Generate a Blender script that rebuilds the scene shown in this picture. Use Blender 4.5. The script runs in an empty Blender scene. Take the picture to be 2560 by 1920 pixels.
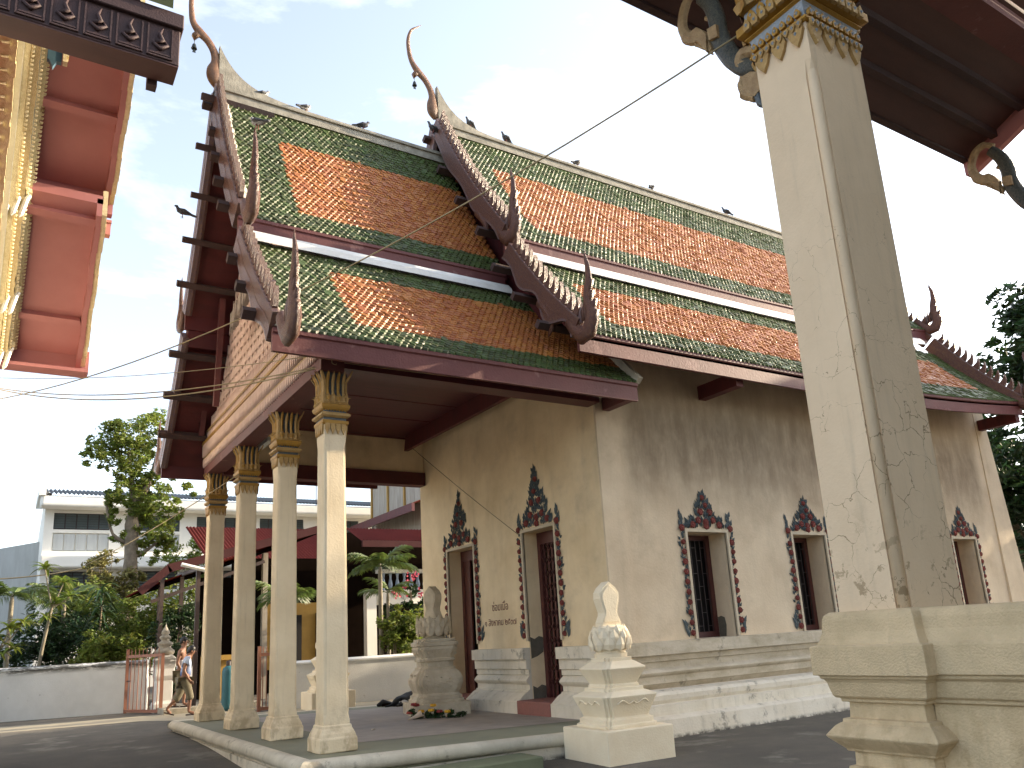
import bpy, math, random
from mathutils import Vector, Matrix
random.seed(7)
C = bpy.context.scene.collection
PI = math.pi
R = math.radians

# ------------------------------------------------------------------ camera
yaw, pitch, roll = R(57.157), R(13.851), R(-3.385)
F = Vector((math.cos(yaw) * math.cos(pitch), math.sin(yaw) * math.cos(pitch), math.sin(pitch)))
Rt = Vector((math.sin(yaw), -math.cos(yaw), 0))
U = Rt.cross(F)
R2 = math.cos(roll) * Rt + math.sin(roll) * U
U2 = -math.sin(roll) * Rt + math.cos(roll) * U
cam = bpy.data.cameras.new("camera")
cam.sensor_width = 36
cam.lens = 1988.3 / 2560 * 36
cam.shift_y = 140 / 2560
cam.clip_start = 0.05
cam.clip_end = 2000
camo = bpy.data.objects.new("camera", cam)
m = Matrix((R2, U2, -F)).transposed().to_4x4()
m.translation = Vector((0, 0, 1.6))
camo.matrix_world = m
C.objects.link(camo)
bpy.context.scene.camera = camo

# ------------------------------------------------------------------ sky, sun, exposure
SUN_EL, SUN_AZ = R(19.5), R(-10)           # azimuth measured from +X towards +Y
w = bpy.data.worlds.new("World")
bpy.context.scene.world = w
w.use_nodes = True
nt = w.node_tree
nt.nodes.clear()
out = nt.nodes.new("ShaderNodeOutputWorld")
bg = nt.nodes.new("ShaderNodeBackground")
sky = nt.nodes.new("ShaderNodeTexSky")
sky.sky_type = 'NISHITA'
sky.sun_disc = False
sky.sun_elevation = SUN_EL
sky.sun_rotation = PI / 2 - SUN_AZ
sky.air_density = 1.0
sky.dust_density = 1.8
sky.ozone_density = 1.6
tc = nt.nodes.new("ShaderNodeTexCoord")
mp = nt.nodes.new("ShaderNodeMapping")
mp.inputs['Scale'].default_value = (1.0, 1.0, 2.6)
nz = nt.nodes.new("ShaderNodeTexNoise")
nz.inputs['Scale'].default_value = 4.2
nz.inputs['Detail'].default_value = 9
nz.inputs['Roughness'].default_value = 0.6
nz.inputs['Distortion'].default_value = 0.25
rp = nt.nodes.new("ShaderNodeValToRGB")
rp.color_ramp.elements[0].position = 0.50
rp.color_ramp.elements[1].position = 0.95
mixc = nt.nodes.new("ShaderNodeMix")
mixc.data_type = 'RGBA'
cl = nt.nodes.new("ShaderNodeMix")          # cloud colour: the sky's own colour lifted to white
cl.data_type = 'RGBA'
cl.inputs['Factor'].default_value = 0.75
cl.inputs['B'].default_value = (11.5, 11.2, 10.8, 1)
fac = nt.nodes.new("ShaderNodeMath")
fac.operation = 'MULTIPLY'
fac.inputs[1].default_value = 0.33
L = nt.links.new
L(tc.outputs['Generated'], mp.inputs['Vector'])
L(mp.outputs['Vector'], nz.inputs['Vector'])
L(nz.outputs['Fac'], rp.inputs['Fac'])
L(rp.outputs['Color'], fac.inputs[0])
L(fac.outputs[0], mixc.inputs['Factor'])
hz = nt.nodes.new("ShaderNodeHueSaturation")   # hazy humid air: a paler blue
hz.inputs['Saturation'].default_value = 0.60
L(sky.outputs['Color'], hz.inputs['Color'])
L(hz.outputs['Color'], mixc.inputs['A'])
L(hz.outputs['Color'], cl.inputs['A'])
L(cl.outputs['Result'], mixc.inputs['B'])
L(mixc.outputs['Result'], bg.inputs['Color'])
bg.inputs['Strength'].default_value = 0.15
L(bg.outputs['Background'], out.inputs['Surface'])

sun = bpy.data.lights.new("sun", 'SUN')
sun.energy = 3.3
sun.angle = R(0.6)
sun.color = (1.0, 0.82, 0.58)
so = bpy.data.objects.new("sun", sun)
d = Vector((math.cos(SUN_EL) * math.cos(SUN_AZ), math.cos(SUN_EL) * math.sin(SUN_AZ), math.sin(SUN_EL)))
so.rotation_euler = d.to_track_quat('Z', 'Y').to_euler()
so.location = (40, -7, 25)
C.objects.link(so)

vs = bpy.context.scene.view_settings
vs.view_transform = 'Standard'
vs.look = 'None'
vs.gamma = 1
vs.use_curve_mapping = False
vs.exposure = 1.8
bpy.context.scene.display_settings.display_device = 'sRGB'
cy = bpy.context.scene.cycles
cy.max_bounces = 8
cy.diffuse_bounces = 5
cy.use_denoising = True
cy.sample_clamp_indirect = 8

# ------------------------------------------------------------------ materials
MATS = {}
def mat(name, col, rough=0.7, col2=None, scale=6.0, amt=0.5, bump=0.0, bscale=40.0, metal=0.0, spec=0.5,
        stretch=(1, 1, 1), island=0.0, trans=0.0, extra=None, coat=0.0):
    """Principled material: base colour varied by noise towards col2, noise bump, optional per-piece variation."""
    if name in MATS:
        return MATS[name]
    mt = bpy.data.materials.new(name)
    mt.use_nodes = True
    t = mt.node_tree
    n = t.nodes
    b = n['Principled BSDF']
    b.inputs['Roughness'].default_value = rough
    b.inputs['Metallic'].default_value = metal
    b.inputs['Specular IOR Level'].default_value = spec
    if coat:
        b.inputs['Coat Weight'].default_value = coat
        b.inputs['Coat Roughness'].default_value = 0.15
    geo = n.new('ShaderNodeNewGeometry')
    mpp = n.new('ShaderNodeMapping')
    mpp.inputs['Scale'].default_value = stretch
    t.links.new(geo.outputs['Position'], mpp.inputs['Vector'])
    noi = n.new('ShaderNodeTexNoise')
    noi.inputs['Scale'].default_value = scale
    noi.inputs['Detail'].default_value = 8
    noi.inputs['Roughness'].default_value = 0.62
    t.links.new(mpp.outputs['Vector'], noi.inputs['Vector'])
    mr = n.new('ShaderNodeMapRange')
    mr.inputs['From Min'].default_value = 0.35
    mr.inputs['From Max'].default_value = 0.7
    mr.inputs['To Max'].default_value = amt
    t.links.new(noi.outputs['Fac'], mr.inputs['Value'])
    mx = n.new('ShaderNodeMix')
    mx.data_type = 'RGBA'
    c2 = col2 if col2 else tuple(c * 0.6 for c in col)
    mx.inputs['A'].default_value = (*col, 1)
    mx.inputs['B'].default_value = (*c2, 1)
    t.links.new(mr.outputs['Result'], mx.inputs['Factor'])
    last = mx.outputs['Result']
    if island:
        oi = n.new('ShaderNodeObjectInfo')
        ad = n.new('ShaderNodeMath'); ad.operation = 'ADD'
        fr = n.new('ShaderNodeMath'); fr.operation = 'FRACT'
        t.links.new(geo.outputs['Random Per Island'], ad.inputs[0])
        t.links.new(oi.outputs['Random'], ad.inputs[1])
        t.links.new(ad.outputs[0], fr.inputs[0])
        mr2 = n.new('ShaderNodeMapRange')
        mr2.inputs['To Min'].default_value = 1 - island
        mr2.inputs['To Max'].default_value = 1 + island
        t.links.new(fr.outputs[0], mr2.inputs['Value'])
        hs = n.new('ShaderNodeHueSaturation')
        t.links.new(mr2.outputs['Result'], hs.inputs['Value'])
        mr3 = n.new('ShaderNodeMapRange')
        mr3.inputs['To Min'].default_value = 0.5 - island * 0.06
        mr3.inputs['To Max'].default_value = 0.5 + island * 0.06
        t.links.new(fr.outputs[0], mr3.inputs['Value'])
        t.links.new(mr3.outputs['Result'], hs.inputs['Hue'])
        t.links.new(last, hs.inputs['Color'])
        last = hs.outputs['Color']
    if extra:
        last = extra(t, geo, last)
    t.links.new(last, b.inputs['Base Color'])
    if bump:
        n2 = n.new('ShaderNodeTexNoise')
        n2.inputs['Scale'].default_value = bscale
        n2.inputs['Detail'].default_value = 6
        t.links.new(geo.outputs['Position'], n2.inputs['Vector'])
        bp = n.new('ShaderNodeBump')
        bp.inputs['Strength'].default_value = bump
        bp.inputs['Distance'].default_value = 0.02
        t.links.new(n2.outputs['Fac'], bp.inputs['Height'])
        t.links.new(bp.outputs['Normal'], b.inputs['Normal'])
    if trans:
        tr = n.new('ShaderNodeBsdfTranslucent')
        t.links.new(last, tr.inputs['Color'])
        ms = n.new('ShaderNodeMixShader')
        ms.inputs['Fac'].default_value = trans
        t.links.new(b.outputs['BSDF'], ms.inputs[1])
        t.links.new(tr.outputs['BSDF'], ms.inputs[2])
        t.links.new(ms.outputs['Shader'], n['Material Output'].inputs['Surface'])
    MATS[name] = mt
    return mt

def mathn(t, op, a, b=None, clamp=False):
    nd = t.nodes.new('ShaderNodeMath'); nd.operation = op; nd.use_clamp = clamp
    for i, v in enumerate((a, b)):
        if v is None: continue
        if hasattr(v, 'is_linked') or hasattr(v, 'links'): t.links.new(v, nd.inputs[i])
        else: nd.inputs[i].default_value = v
    return nd.outputs[0]
def maprange(t, v, a, b, c=0.0, d=1.0, smooth=True):
    nd = t.nodes.new('ShaderNodeMapRange')
    if smooth: nd.interpolation_type = 'SMOOTHSTEP'
    t.links.new(v, nd.inputs['Value'])
    for k, x in zip(('From Min', 'From Max', 'To Min', 'To Max'), (a, b, c, d)): nd.inputs[k].default_value = x
    return nd.outputs['Result']
def mixcol(t, f, a, col):
    nd = t.nodes.new('ShaderNodeMix'); nd.data_type = 'RGBA'
    t.links.new(f, nd.inputs['Factor']); t.links.new(a, nd.inputs['A'])
    nd.inputs['B'].default_value = (*col, 1)
    return nd.outputs['Result']
def noise(t, geo, scale, stretch=(1, 1, 1), detail=6, off=(0, 0, 0)):
    mp_ = t.nodes.new('ShaderNodeMapping'); mp_.inputs['Scale'].default_value = stretch; mp_.inputs['Location'].default_value = off
    t.links.new(geo.outputs['Position'], mp_.inputs['Vector'])
    nn = t.nodes.new('ShaderNodeTexNoise'); nn.inputs['Scale'].default_value = scale; nn.inputs['Detail'].default_value = detail
    nn.inputs['Roughness'].default_value = 0.65
    t.links.new(mp_.outputs['Vector'], nn.inputs['Vector'])
    return nn.outputs['Fac']
def zcoord(t, geo):
    s = t.nodes.new('ShaderNodeSeparateXYZ'); t.links.new(geo.outputs['Position'], s.inputs['Vector'])
    return s.outputs

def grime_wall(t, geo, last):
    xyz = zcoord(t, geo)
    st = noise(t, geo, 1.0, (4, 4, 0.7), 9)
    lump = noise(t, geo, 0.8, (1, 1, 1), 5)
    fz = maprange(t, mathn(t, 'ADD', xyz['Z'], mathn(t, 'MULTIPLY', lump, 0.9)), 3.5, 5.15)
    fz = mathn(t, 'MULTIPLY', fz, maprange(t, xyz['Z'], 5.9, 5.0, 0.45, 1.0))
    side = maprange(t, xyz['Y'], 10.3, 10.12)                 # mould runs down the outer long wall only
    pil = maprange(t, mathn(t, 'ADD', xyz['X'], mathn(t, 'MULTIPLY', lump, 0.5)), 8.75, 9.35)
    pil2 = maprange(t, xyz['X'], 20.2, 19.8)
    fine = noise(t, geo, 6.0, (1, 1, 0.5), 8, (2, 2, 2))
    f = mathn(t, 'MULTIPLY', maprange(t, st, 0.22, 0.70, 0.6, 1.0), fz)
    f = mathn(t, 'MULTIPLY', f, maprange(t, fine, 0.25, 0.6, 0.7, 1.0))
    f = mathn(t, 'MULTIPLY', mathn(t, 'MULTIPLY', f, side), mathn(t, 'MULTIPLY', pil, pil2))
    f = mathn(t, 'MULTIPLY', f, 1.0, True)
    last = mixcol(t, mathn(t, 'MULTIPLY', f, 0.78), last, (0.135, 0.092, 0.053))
    # fainter streaks and blotches all over
    st2 = noise(t, geo, 1.0, (3, 3, 0.6), 8, (3, 1, 7))
    last = mixcol(t, maprange(t, st2, 0.42, 0.85, 0, 0.28), last, (0.26, 0.20, 0.125))
    b2 = noise(t, geo, 0.9, (1, 1, 1.2), 7, (9, 4, 2))
    last = mixcol(t, maprange(t, b2, 0.5, 0.75, 0, 0.35), last, (0.27, 0.205, 0.13))
    return last
def grime_low(t, geo, last):
    xyz = zcoord(t, geo)
    n1 = noise(t, geo, 5.0, (1, 1, 1), 9)
    n2 = noise(t, geo, 1.6, (2, 2, 1), 6, (5, 2, 1))
    f = mathn(t, 'MULTIPLY', maprange(t, n1, 0.52, 0.62), maprange(t, n2, 0.5, 0.62))
    last = mixcol(t, mathn(t, 'MULTIPLY', f, 0.6), last, (0.10, 0.09, 0.07))
    ed = mathn(t, 'MULTIPLY', maprange(t, xyz['Z'], 0.07, 0.0), maprange(t, n1, 0.35, 0.6))
    last = mixcol(t, ed, last, (0.04, 0.038, 0.03))
    st = noise(t, geo, 1.5, (6, 6, 0.7), 8)
    last = mixcol(t, maprange(t, st, 0.5, 0.8, 0, 0.4), last, (0.3, 0.27, 0.2))
    return last
def ochre_low(t, geo, last):
    xyz = zcoord(t, geo)
    n1 = noise(t, geo, 6.0, (1, 1, 0.7), 9)
    z = maprange(t, xyz['Z'], 1.25, 0.35)
    f = mathn(t, 'MULTIPLY', maprange(t, n1, 0.45, 0.62), z)
    last = mixcol(t, mathn(t, 'MULTIPLY', f, 0.55), last, (0.34, 0.235, 0.12))
    n2 = noise(t, geo, 2.0, (9, 9, 0.5), 8)
    last = mixcol(t, maprange(t, n2, 0.52, 0.8, 0, 0.35), last, (0.33, 0.26, 0.17))
    return last
def cracks(t, geo, last):
    xyz = zcoord(t, geo)
    wn = t.nodes.new('ShaderNodeTexNoise'); wn.inputs['Scale'].default_value = 5
    wn.inputs['Detail'].default_value = 5
    t.links.new(geo.outputs['Position'], wn.inputs['Vector'])
    vm = t.nodes.new('ShaderNodeVectorMath'); vm.operation = 'MULTIPLY_ADD'
    vm.inputs[1].default_value = (0.25, 0.25, 0.25)
    t.links.new(wn.outputs['Color'], vm.inputs[0]); t.links.new(geo.outputs['Position'], vm.inputs[2])
    vo = t.nodes.new('ShaderNodeTexVoronoi'); vo.feature = 'DISTANCE_TO_EDGE'; vo.inputs['Scale'].default_value = 3.4
    t.links.new(vm.outputs['Vector'], vo.inputs['Vector'])
    br = noise(t, geo, 2.2, (1, 1, 1), 4, (3, 3, 3))
    zlow = maprange(t, xyz['Z'], 6.2, 1.7)
    wid = mathn(t, 'MULTIPLY', mathn(t, 'MULTIPLY', maprange(t, br, 0.40, 0.66), zlow), 0.016)
    line = mathn(t, 'LESS_THAN', vo.outputs['Distance'], wid)
    last = mixcol(t, mathn(t, 'MULTIPLY', line, 0.75), last, (0.20, 0.13, 0.065))
    n1 = noise(t, geo, 7.0, (1, 1, 1), 9, (2, 7, 5))
    pz = mathn(t, 'MULTIPLY', maprange(t, xyz['Z'], 2.6, 1.75), maprange(t, n1, 0.57, 0.61))
    last = mixcol(t, mathn(t, 'MULTIPLY', pz, 0.75), last, (0.30, 0.21, 0.115))
    n2 = noise(t, geo, 1.5, (5, 5, 0.5), 8)
    last = mixcol(t, maprange(t, n2, 0.5, 0.8, 0, 0.3), last, (0.33, 0.27, 0.19))
    return last
def peel(t, geo, last):
    xyz = zcoord(t, geo)
    n1 = noise(t, geo, 3.0, (1, 1, 1), 9)
    f = maprange(t, n1, 0.6, 0.66)
    last = mixcol(t, mathn(t, 'MULTIPLY', f, 0.55), last, (0.26, 0.13, 0.115))
    return last
def yard(t, geo, last):
    n1 = noise(t, geo, 0.45, (1, 1, 1), 7)
    last = mixcol(t, maprange(t, n1, 0.42, 0.66), last, (0.07, 0.064, 0.052))
    n3 = noise(t, geo, 1.1, (1, 1, 1), 8, (4, 8, 1))
    last = mixcol(t, maprange(t, n3, 0.55, 0.7, 0, 0.8), last, (0.20, 0.185, 0.155))
    n2 = noise(t, geo, 26, (1, 1, 1), 4)
    last = mixcol(t, maprange(t, n2, 0.62, 0.75, 0, 0.5), last, (0.26, 0.24, 0.2))
    return last
def wallwhite(t, geo, last):
    xyz = zcoord(t, geo)
    n1 = noise(t, geo, 3.5, (1, 1, 4), 9)
    top = maprange(t, xyz['Z'], 1.30, 1.46)
    f = mathn(t, 'MULTIPLY', maprange(t, n1, 0.38, 0.52), top)
    last = mixcol(t, mathn(t, 'MULTIPLY', f, 0.85), last, (0.06, 0.058, 0.05))
    n2 = noise(t, geo, 3.0, (1, 1, 1), 9, (7, 3, 1))
    last = mixcol(t, maprange(t, n2, 0.64, 0.7, 0, 0.55), last, (0.2, 0.18, 0.14))
    return last

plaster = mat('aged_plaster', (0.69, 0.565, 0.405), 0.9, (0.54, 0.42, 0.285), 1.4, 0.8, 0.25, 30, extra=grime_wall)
litplaster = mat('bounce_lit_plaster', (0.80, 0.65, 0.43), 0.9, (0.64, 0.49, 0.29), 1.1, 0.9, 0.2, 30, extra=grime_wall)  # aged plaster again, paler and yellower: warm bounced light put into the colour
white = mat('whitewash', (0.72, 0.66, 0.55), 0.85, (0.58, 0.51, 0.39), 2.5, 0.7, 0.3, 30, extra=grime_low)
plinthtan = mat('weathered_plinth_plaster', (0.57, 0.50, 0.39), 0.9, (0.36, 0.30, 0.20), 2.2, 0.9, 0.3, 30, stretch=(1, 1, 2.5), extra=grime_low)
shrinewhite = mat('shrine_whitewash', (0.82, 0.72, 0.54), 0.75, (0.72, 0.60, 0.42), 3.0, 0.7, 0.25, 45)
shrinegrey = mat('weathered_stucco', (0.58, 0.51, 0.39), 0.9, (0.36, 0.29, 0.20), 4.0, 0.8, 0.35, 40)
colcream = mat('column_plaster', (0.79, 0.66, 0.46), 0.8, (0.62, 0.49, 0.31), 2.0, 0.6, 0.2, 40, extra=ochre_low)
crackpl = mat('cracked_plaster', (0.74, 0.58, 0.40), 0.85, (0.64, 0.49, 0.325), 2.0, 0.6, 0.2, 35, extra=cracks)
pedpl = mat('pedestal_plaster', (0.66, 0.51, 0.315), 0.9, (0.46, 0.355, 0.21), 3.0, 0.8, 0.6, 60, extra=ochre_low)
darkred = mat('dark_red_boards', (0.115, 0.016, 0.016), 0.6, (0.06, 0.012, 0.012), 1.0, 0.8, 0.15, 30, stretch=(1, 8, 1))
ceilred = mat('porch_ceiling_red', (0.11, 0.02, 0.024), 0.45, (0.06, 0.013, 0.015), 1.2, 0.8, 0.1, 30, stretch=(1, 14, 1))
fasciared = mat('faded_red_fascia', (0.15, 0.042, 0.038), 0.6, (0.085, 0.02, 0.02), 1.4, 0.8, 0.2, 30, extra=peel)
pinkred = mat('painted_soffit_red', (0.40, 0.16, 0.15), 0.6, (0.33, 0.12, 0.11), 1.2, 0.6, 0.1, 40)
purlinwood = mat('weathered_wood', (0.075, 0.04, 0.034), 0.8, (0.05, 0.035, 0.03), 4, 0.7, 0.4, 40)
soffitbrown = mat('brown_soffit', (0.085, 0.034, 0.028), 0.6, (0.055, 0.02, 0.018), 0.8, 0.7, 0.1, 30, stretch=(1, 6, 1))
beamdark = mat('dark_carved_beam', (0.05, 0.022, 0.022), 0.7, (0.03, 0.015, 0.015), 3, 0.6, 0.3, 40)
tgreen = mat('green_glazed_tile', (0.058, 0.078, 0.018), 0.47, (0.03, 0.045, 0.014), 1.3, 0.5, 0.12, 60, island=0.35, spec=0.3)
torange = mat('orange_glazed_tile', (0.35, 0.118, 0.026), 0.45, (0.27, 0.082, 0.018), 1.3, 0.5, 0.12, 60, island=0.15, spec=0.35)
roofdark = mat('roof_underlay', (0.05, 0.03, 0.025), 0.9)
cement = mat('grey_ridge_mortar', (0.34, 0.31, 0.25), 0.95, (0.15, 0.135, 0.105), 5, 0.8, 0.6, 50)
mortar = mat('pale_verge_mortar', (0.50, 0.46, 0.37), 0.95, (0.33, 0.29, 0.22), 4, 0.8, 0.5, 50)
whitestrip = mat('white_mortar_strip', (0.78, 0.77, 0.73), 0.7, (0.5, 0.48, 0.44), 4, 0.5, 0.3, 50)
mosaic = mat('purple_glass_mosaic', (0.10, 0.038, 0.032), 0.3, (0.19, 0.085, 0.04), 22, 0.9, 0.9, 110, spec=0.5)
mosaicblue = mat('violet_mosaic_edging', (0.12, 0.075, 0.10), 0.3, (0.22, 0.13, 0.06), 30, 0.8, 0.7, 110, spec=0.5)
goldbrown = mat('amber_mosaic', (0.22, 0.10, 0.035), 0.3, (0.10, 0.045, 0.02), 18, 0.9, 0.6, 90, spec=0.5)
pedim = mat('pink_relief', (0.76, 0.56, 0.46), 0.85, (0.64, 0.45, 0.36), 5, 0.7, 0.4, 60)
pedback = mat('relief_recess', (0.13, 0.075, 0.06), 0.9, (0.08, 0.05, 0.04), 6, 0.6)
ochre = mat('ochre_gilt', (0.42, 0.225, 0.032), 0.5, (0.25, 0.125, 0.018), 9, 0.7, 0.3, 70, metal=0.15)
palegrey = mat('weathered_grey_carving', (0.40, 0.33, 0.27), 0.95, (0.22, 0.17, 0.13), 8, 0.8, 0.6, 50)
palegilt = mat('worn_pale_gilt', (0.47, 0.30, 0.11), 0.6, (0.28, 0.155, 0.045), 9, 0.8, 0.4, 70)
slate = mat('slate_blue_mosaic', (0.05, 0.07, 0.085), 0.35, (0.10, 0.12, 0.13), 30, 0.7, 0.4, 90)
bluepanel = mat('blue_grey_mosaic_band', (0.22, 0.27, 0.33), 0.35, (0.42, 0.42, 0.42), 30, 0.7, 0.4, 90)
rosered = mat('rose_red_stucco', (0.21, 0.042, 0.032), 0.8, (0.13, 0.03, 0.025), 8, 0.6, 0.3, 60)
leafblue = mat('blue_green_stucco', (0.085, 0.105, 0.11), 0.85, (0.05, 0.06, 0.06), 8, 0.7, 0.4, 60)
framecream = mat('cream_frame', (0.55, 0.47, 0.35), 0.85, (0.42, 0.34, 0.22), 5, 0.6, 0.2, 50)
doorred = mat('maroon_gate_paint', (0.10, 0.028, 0.024), 0.55, (0.06, 0.02, 0.018), 6, 0.6, 0.1, 40)
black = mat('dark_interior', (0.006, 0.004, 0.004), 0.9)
ironbar = mat('thin_iron_bars', (0.05, 0.035, 0.035), 0.5)
repair = mat('bare_cement_patch', (0.13, 0.115, 0.09), 0.95, (0.09, 0.08, 0.06), 8, 0.7, 0.5, 60)
yardm = mat('courtyard_asphalt', (0.115, 0.10, 0.08), 0.9, (0.07, 0.065, 0.055), 2.2, 0.8, 0.5, 70, extra=yard)
pathm = mat('concrete_path', (0.34, 0.30, 0.22), 0.9, (0.25, 0.22, 0.16), 2.0, 0.7, 0.3, 50)
floorg = mat('green_grey_terrazzo', (0.20, 0.20, 0.135), 0.75, (0.155, 0.16, 0.115), 2.5, 0.8, 0.1, 60)
floort = mat('grey_floor_tile', (0.34, 0.295, 0.25), 0.7, (0.2, 0.185, 0.17), 3.0, 0.7, 0.1, 60, island=0.05)
redstep = mat('red_threshold', (0.28, 0.11, 0.09), 0.7, (0.2, 0.09, 0.075), 12, 0.7, 0.3, 60)
curbm = mat('cream_kerb', (0.60, 0.55, 0.44), 0.8, (0.42, 0.37, 0.28), 3, 0.8, 0.3, 50, extra=grime_low)
stepm = mat('green_stone_step', (0.16, 0.18, 0.105), 0.8, (0.12, 0.135, 0.08), 3, 0.6, 0.2, 50)
wallw = mat('boundary_whitewash', (0.66, 0.66, 0.64), 0.9, (0.52, 0.52, 0.50), 1.5, 0.7, 0.3, 40, extra=wallwhite)
gateiron = mat('brown_gate_paint', (0.30, 0.13, 0.08), 0.6, (0.2, 0.08, 0.05), 6, 0.6)
bldw = mat('cream_white_render', (0.86, 0.83, 0.75), 0.85, (0.72, 0.69, 0.62), 1.0, 0.6, 0.1, 20)
panelg = mat('grey_shutter_panel', (0.50, 0.52, 0.51), 0.8, (0.38, 0.39, 0.38), 1.5, 0.7, 0.1, 20, stretch=(5, 5, 0.5))
louvre = mat('dark_louvre_glass', (0.09, 0.11, 0.11), 0.3, (0.05, 0.06, 0.06), 2, 0.5)
asbestos = mat('grey_corrugated_sheet', (0.12, 0.13, 0.135), 0.8, (0.07, 0.075, 0.08), 1.5, 0.7)
redmetal = mat('red_corrugated_sheet', (0.135, 0.022, 0.015), 0.85, (0.09, 0.014, 0.010), 1.0, 0.6, spec=0.1)
mauve = mat('mauve_fascia', (0.085, 0.034, 0.034), 0.8, (0.06, 0.024, 0.024), 2.0, 0.6, spec=0.1)
timber = mat('pale_timber_boards', (0.42, 0.38, 0.32), 0.85, (0.28, 0.24, 0.19), 1.2, 0.9, 0.2, 30, stretch=(6, 6, 0.6))
yellowp = mat('ochre_timber_trim', (0.42, 0.25, 0.05), 0.6, (0.3, 0.17, 0.03), 4, 0.6)
darkwood = mat('dark_house_timber', (0.012, 0.008, 0.006), 0.9, (0.006, 0.004, 0.003), 2, 0.7, spec=0.0)
steelpost = mat('brown_steel_post', (0.07, 0.045, 0.04), 0.6, (0.04, 0.03, 0.025), 3, 0.6)
balu = mat('pale_blue_balusters', (0.33, 0.42, 0.55), 0.7, (0.25, 0.33, 0.45), 5, 0.5)
bluegas = mat('blue_green_cylinder_paint', (0.03, 0.14, 0.17), 0.5, (0.02, 0.09, 0.12), 4, 0.5)
leafm = mat('bright_leaf', (0.20, 0.235, 0.036), 0.55, (0.10, 0.14, 0.022), 0.9, 0.9, island=0.4, trans=0.45)  # paler base colour stands for sunlight on plants in the open
leafd = mat('dark_leaf', (0.032, 0.065, 0.016), 0.55, (0.018, 0.04, 0.01), 0.9, 0.9, island=0.45, trans=0.25)
leafy = mat('yellowing_leaf', (0.20, 0.17, 0.05), 0.6, (0.12, 0.12, 0.03), 1.5, 0.9, island=0.4, trans=0.35)
palmleaf = mat('palm_leaf', (0.125, 0.165, 0.035), 0.5, (0.07, 0.11, 0.022), 1.0, 0.9, island=0.35, trans=0.3)
bark = mat('grey_bark', (0.25, 0.20, 0.14), 0.95, (0.12, 0.095, 0.065), 5, 0.9, 0.8, 25)
palmtrunk = mat('palm_trunk', (0.25, 0.22, 0.16), 0.9, (0.15, 0.13, 0.09), 6, 0.8, 0.5, 30)
pinkflower = mat('pink_blossom', (0.50, 0.04, 0.10), 0.6, (0.35, 0.02, 0.06), 5, 0.6, island=0.3)
bird = mat('dark_pigeon_feathers', (0.045, 0.048, 0.055), 0.7, (0.09, 0.09, 0.10), 20, 0.8)
birdw = mat('pale_pigeon_feathers', (0.42, 0.42, 0.42), 0.7, (0.12, 0.12, 0.13), 9, 0.9)
bronze = mat('bell_bronze', (0.05, 0.06, 0.06), 0.5, metal=0.6)
cable = mat('tan_cable', (0.40, 0.31, 0.17), 0.7)
cabledark = mat('dark_cable', (0.05, 0.045, 0.04), 0.7)
skin = mat('brown_skin', (0.20, 0.095, 0.055), 0.6, (0.16, 0.07, 0.04), 6, 0.5)
hairb = mat('black_hair', (0.008, 0.007, 0.007), 0.5)
khaki = mat('khaki_cloth', (0.15, 0.13, 0.085), 0.9, (0.09, 0.08, 0.05), 5, 0.8)
tankw = mat('white_vest_cloth', (0.6, 0.62, 0.66), 0.9)
sandal = mat('dark_sandal', (0.03, 0.015, 0.012), 0.7)
def shirtgrad(t, geo, last):
    xyz = zcoord(t, geo)
    n1 = noise(t, geo, 6)
    z = mathn(t, 'ADD', xyz['Z'], mathn(t, 'MULTIPLY', n1, 0.1))
    return mixcol(t, maprange(t, z, 1.48, 1.12), last, (0.02, 0.055, 0.22))
shirt = mat('blue_dipped_shirt', (0.42, 0.50, 0.66), 0.9, (0.36, 0.44, 0.62), 5, 0.6, extra=shirtgrad)
dogblack = mat('black_dog_fur', (0.008, 0.008, 0.009), 0.8)
dogwhite = mat('white_dog_fur', (0.6, 0.58, 0.55), 0.9)
paper = mat('cream_paper', (0.62, 0.5, 0.38), 0.8)
yelflower = mat('yellow_marigold', (0.62, 0.33, 0.015), 0.7, (0.5, 0.2, 0.01), 20, 0.6, island=0.2)
redflower = mat('dark_red_flower', (0.28, 0.03, 0.025), 0.7, island=0.2)
textred = mat('dark_red_lettering', (0.15, 0.05, 0.04), 0.9, (0.25, 0.13, 0.1), 40, 0.6)
tubewhite = mat('white_lamp_tube', (0.75, 0.75, 0.72), 0.4)
goldleaf = mat('gold_leaf', (0.74, 0.63, 0.38), 0.4, (0.50, 0.38, 0.16), 14, 0.7, 0.7, 60, metal=0.0)
mirrorwhite = mat('white_mirror_moulding', (0.62, 0.62, 0.56), 0.25, (0.5, 0.48, 0.4), 20, 0.5, 0.2, 60)
teal = mat('teal_panel', (0.06, 0.12, 0.15), 0.5, (0.04, 0.09, 0.11), 4, 0.5)
scales = mat('blue_green_scale_mosaic', (0.03, 0.042, 0.045), 0.3, (0.16, 0.15, 0.11), 42, 0.9, 0.9, 120, spec=0.5)
woodgilt = mat('carved_pale_wood', (0.42, 0.29, 0.15), 0.65, (0.22, 0.13, 0.06), 10, 0.8, 0.8, 60)

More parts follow.
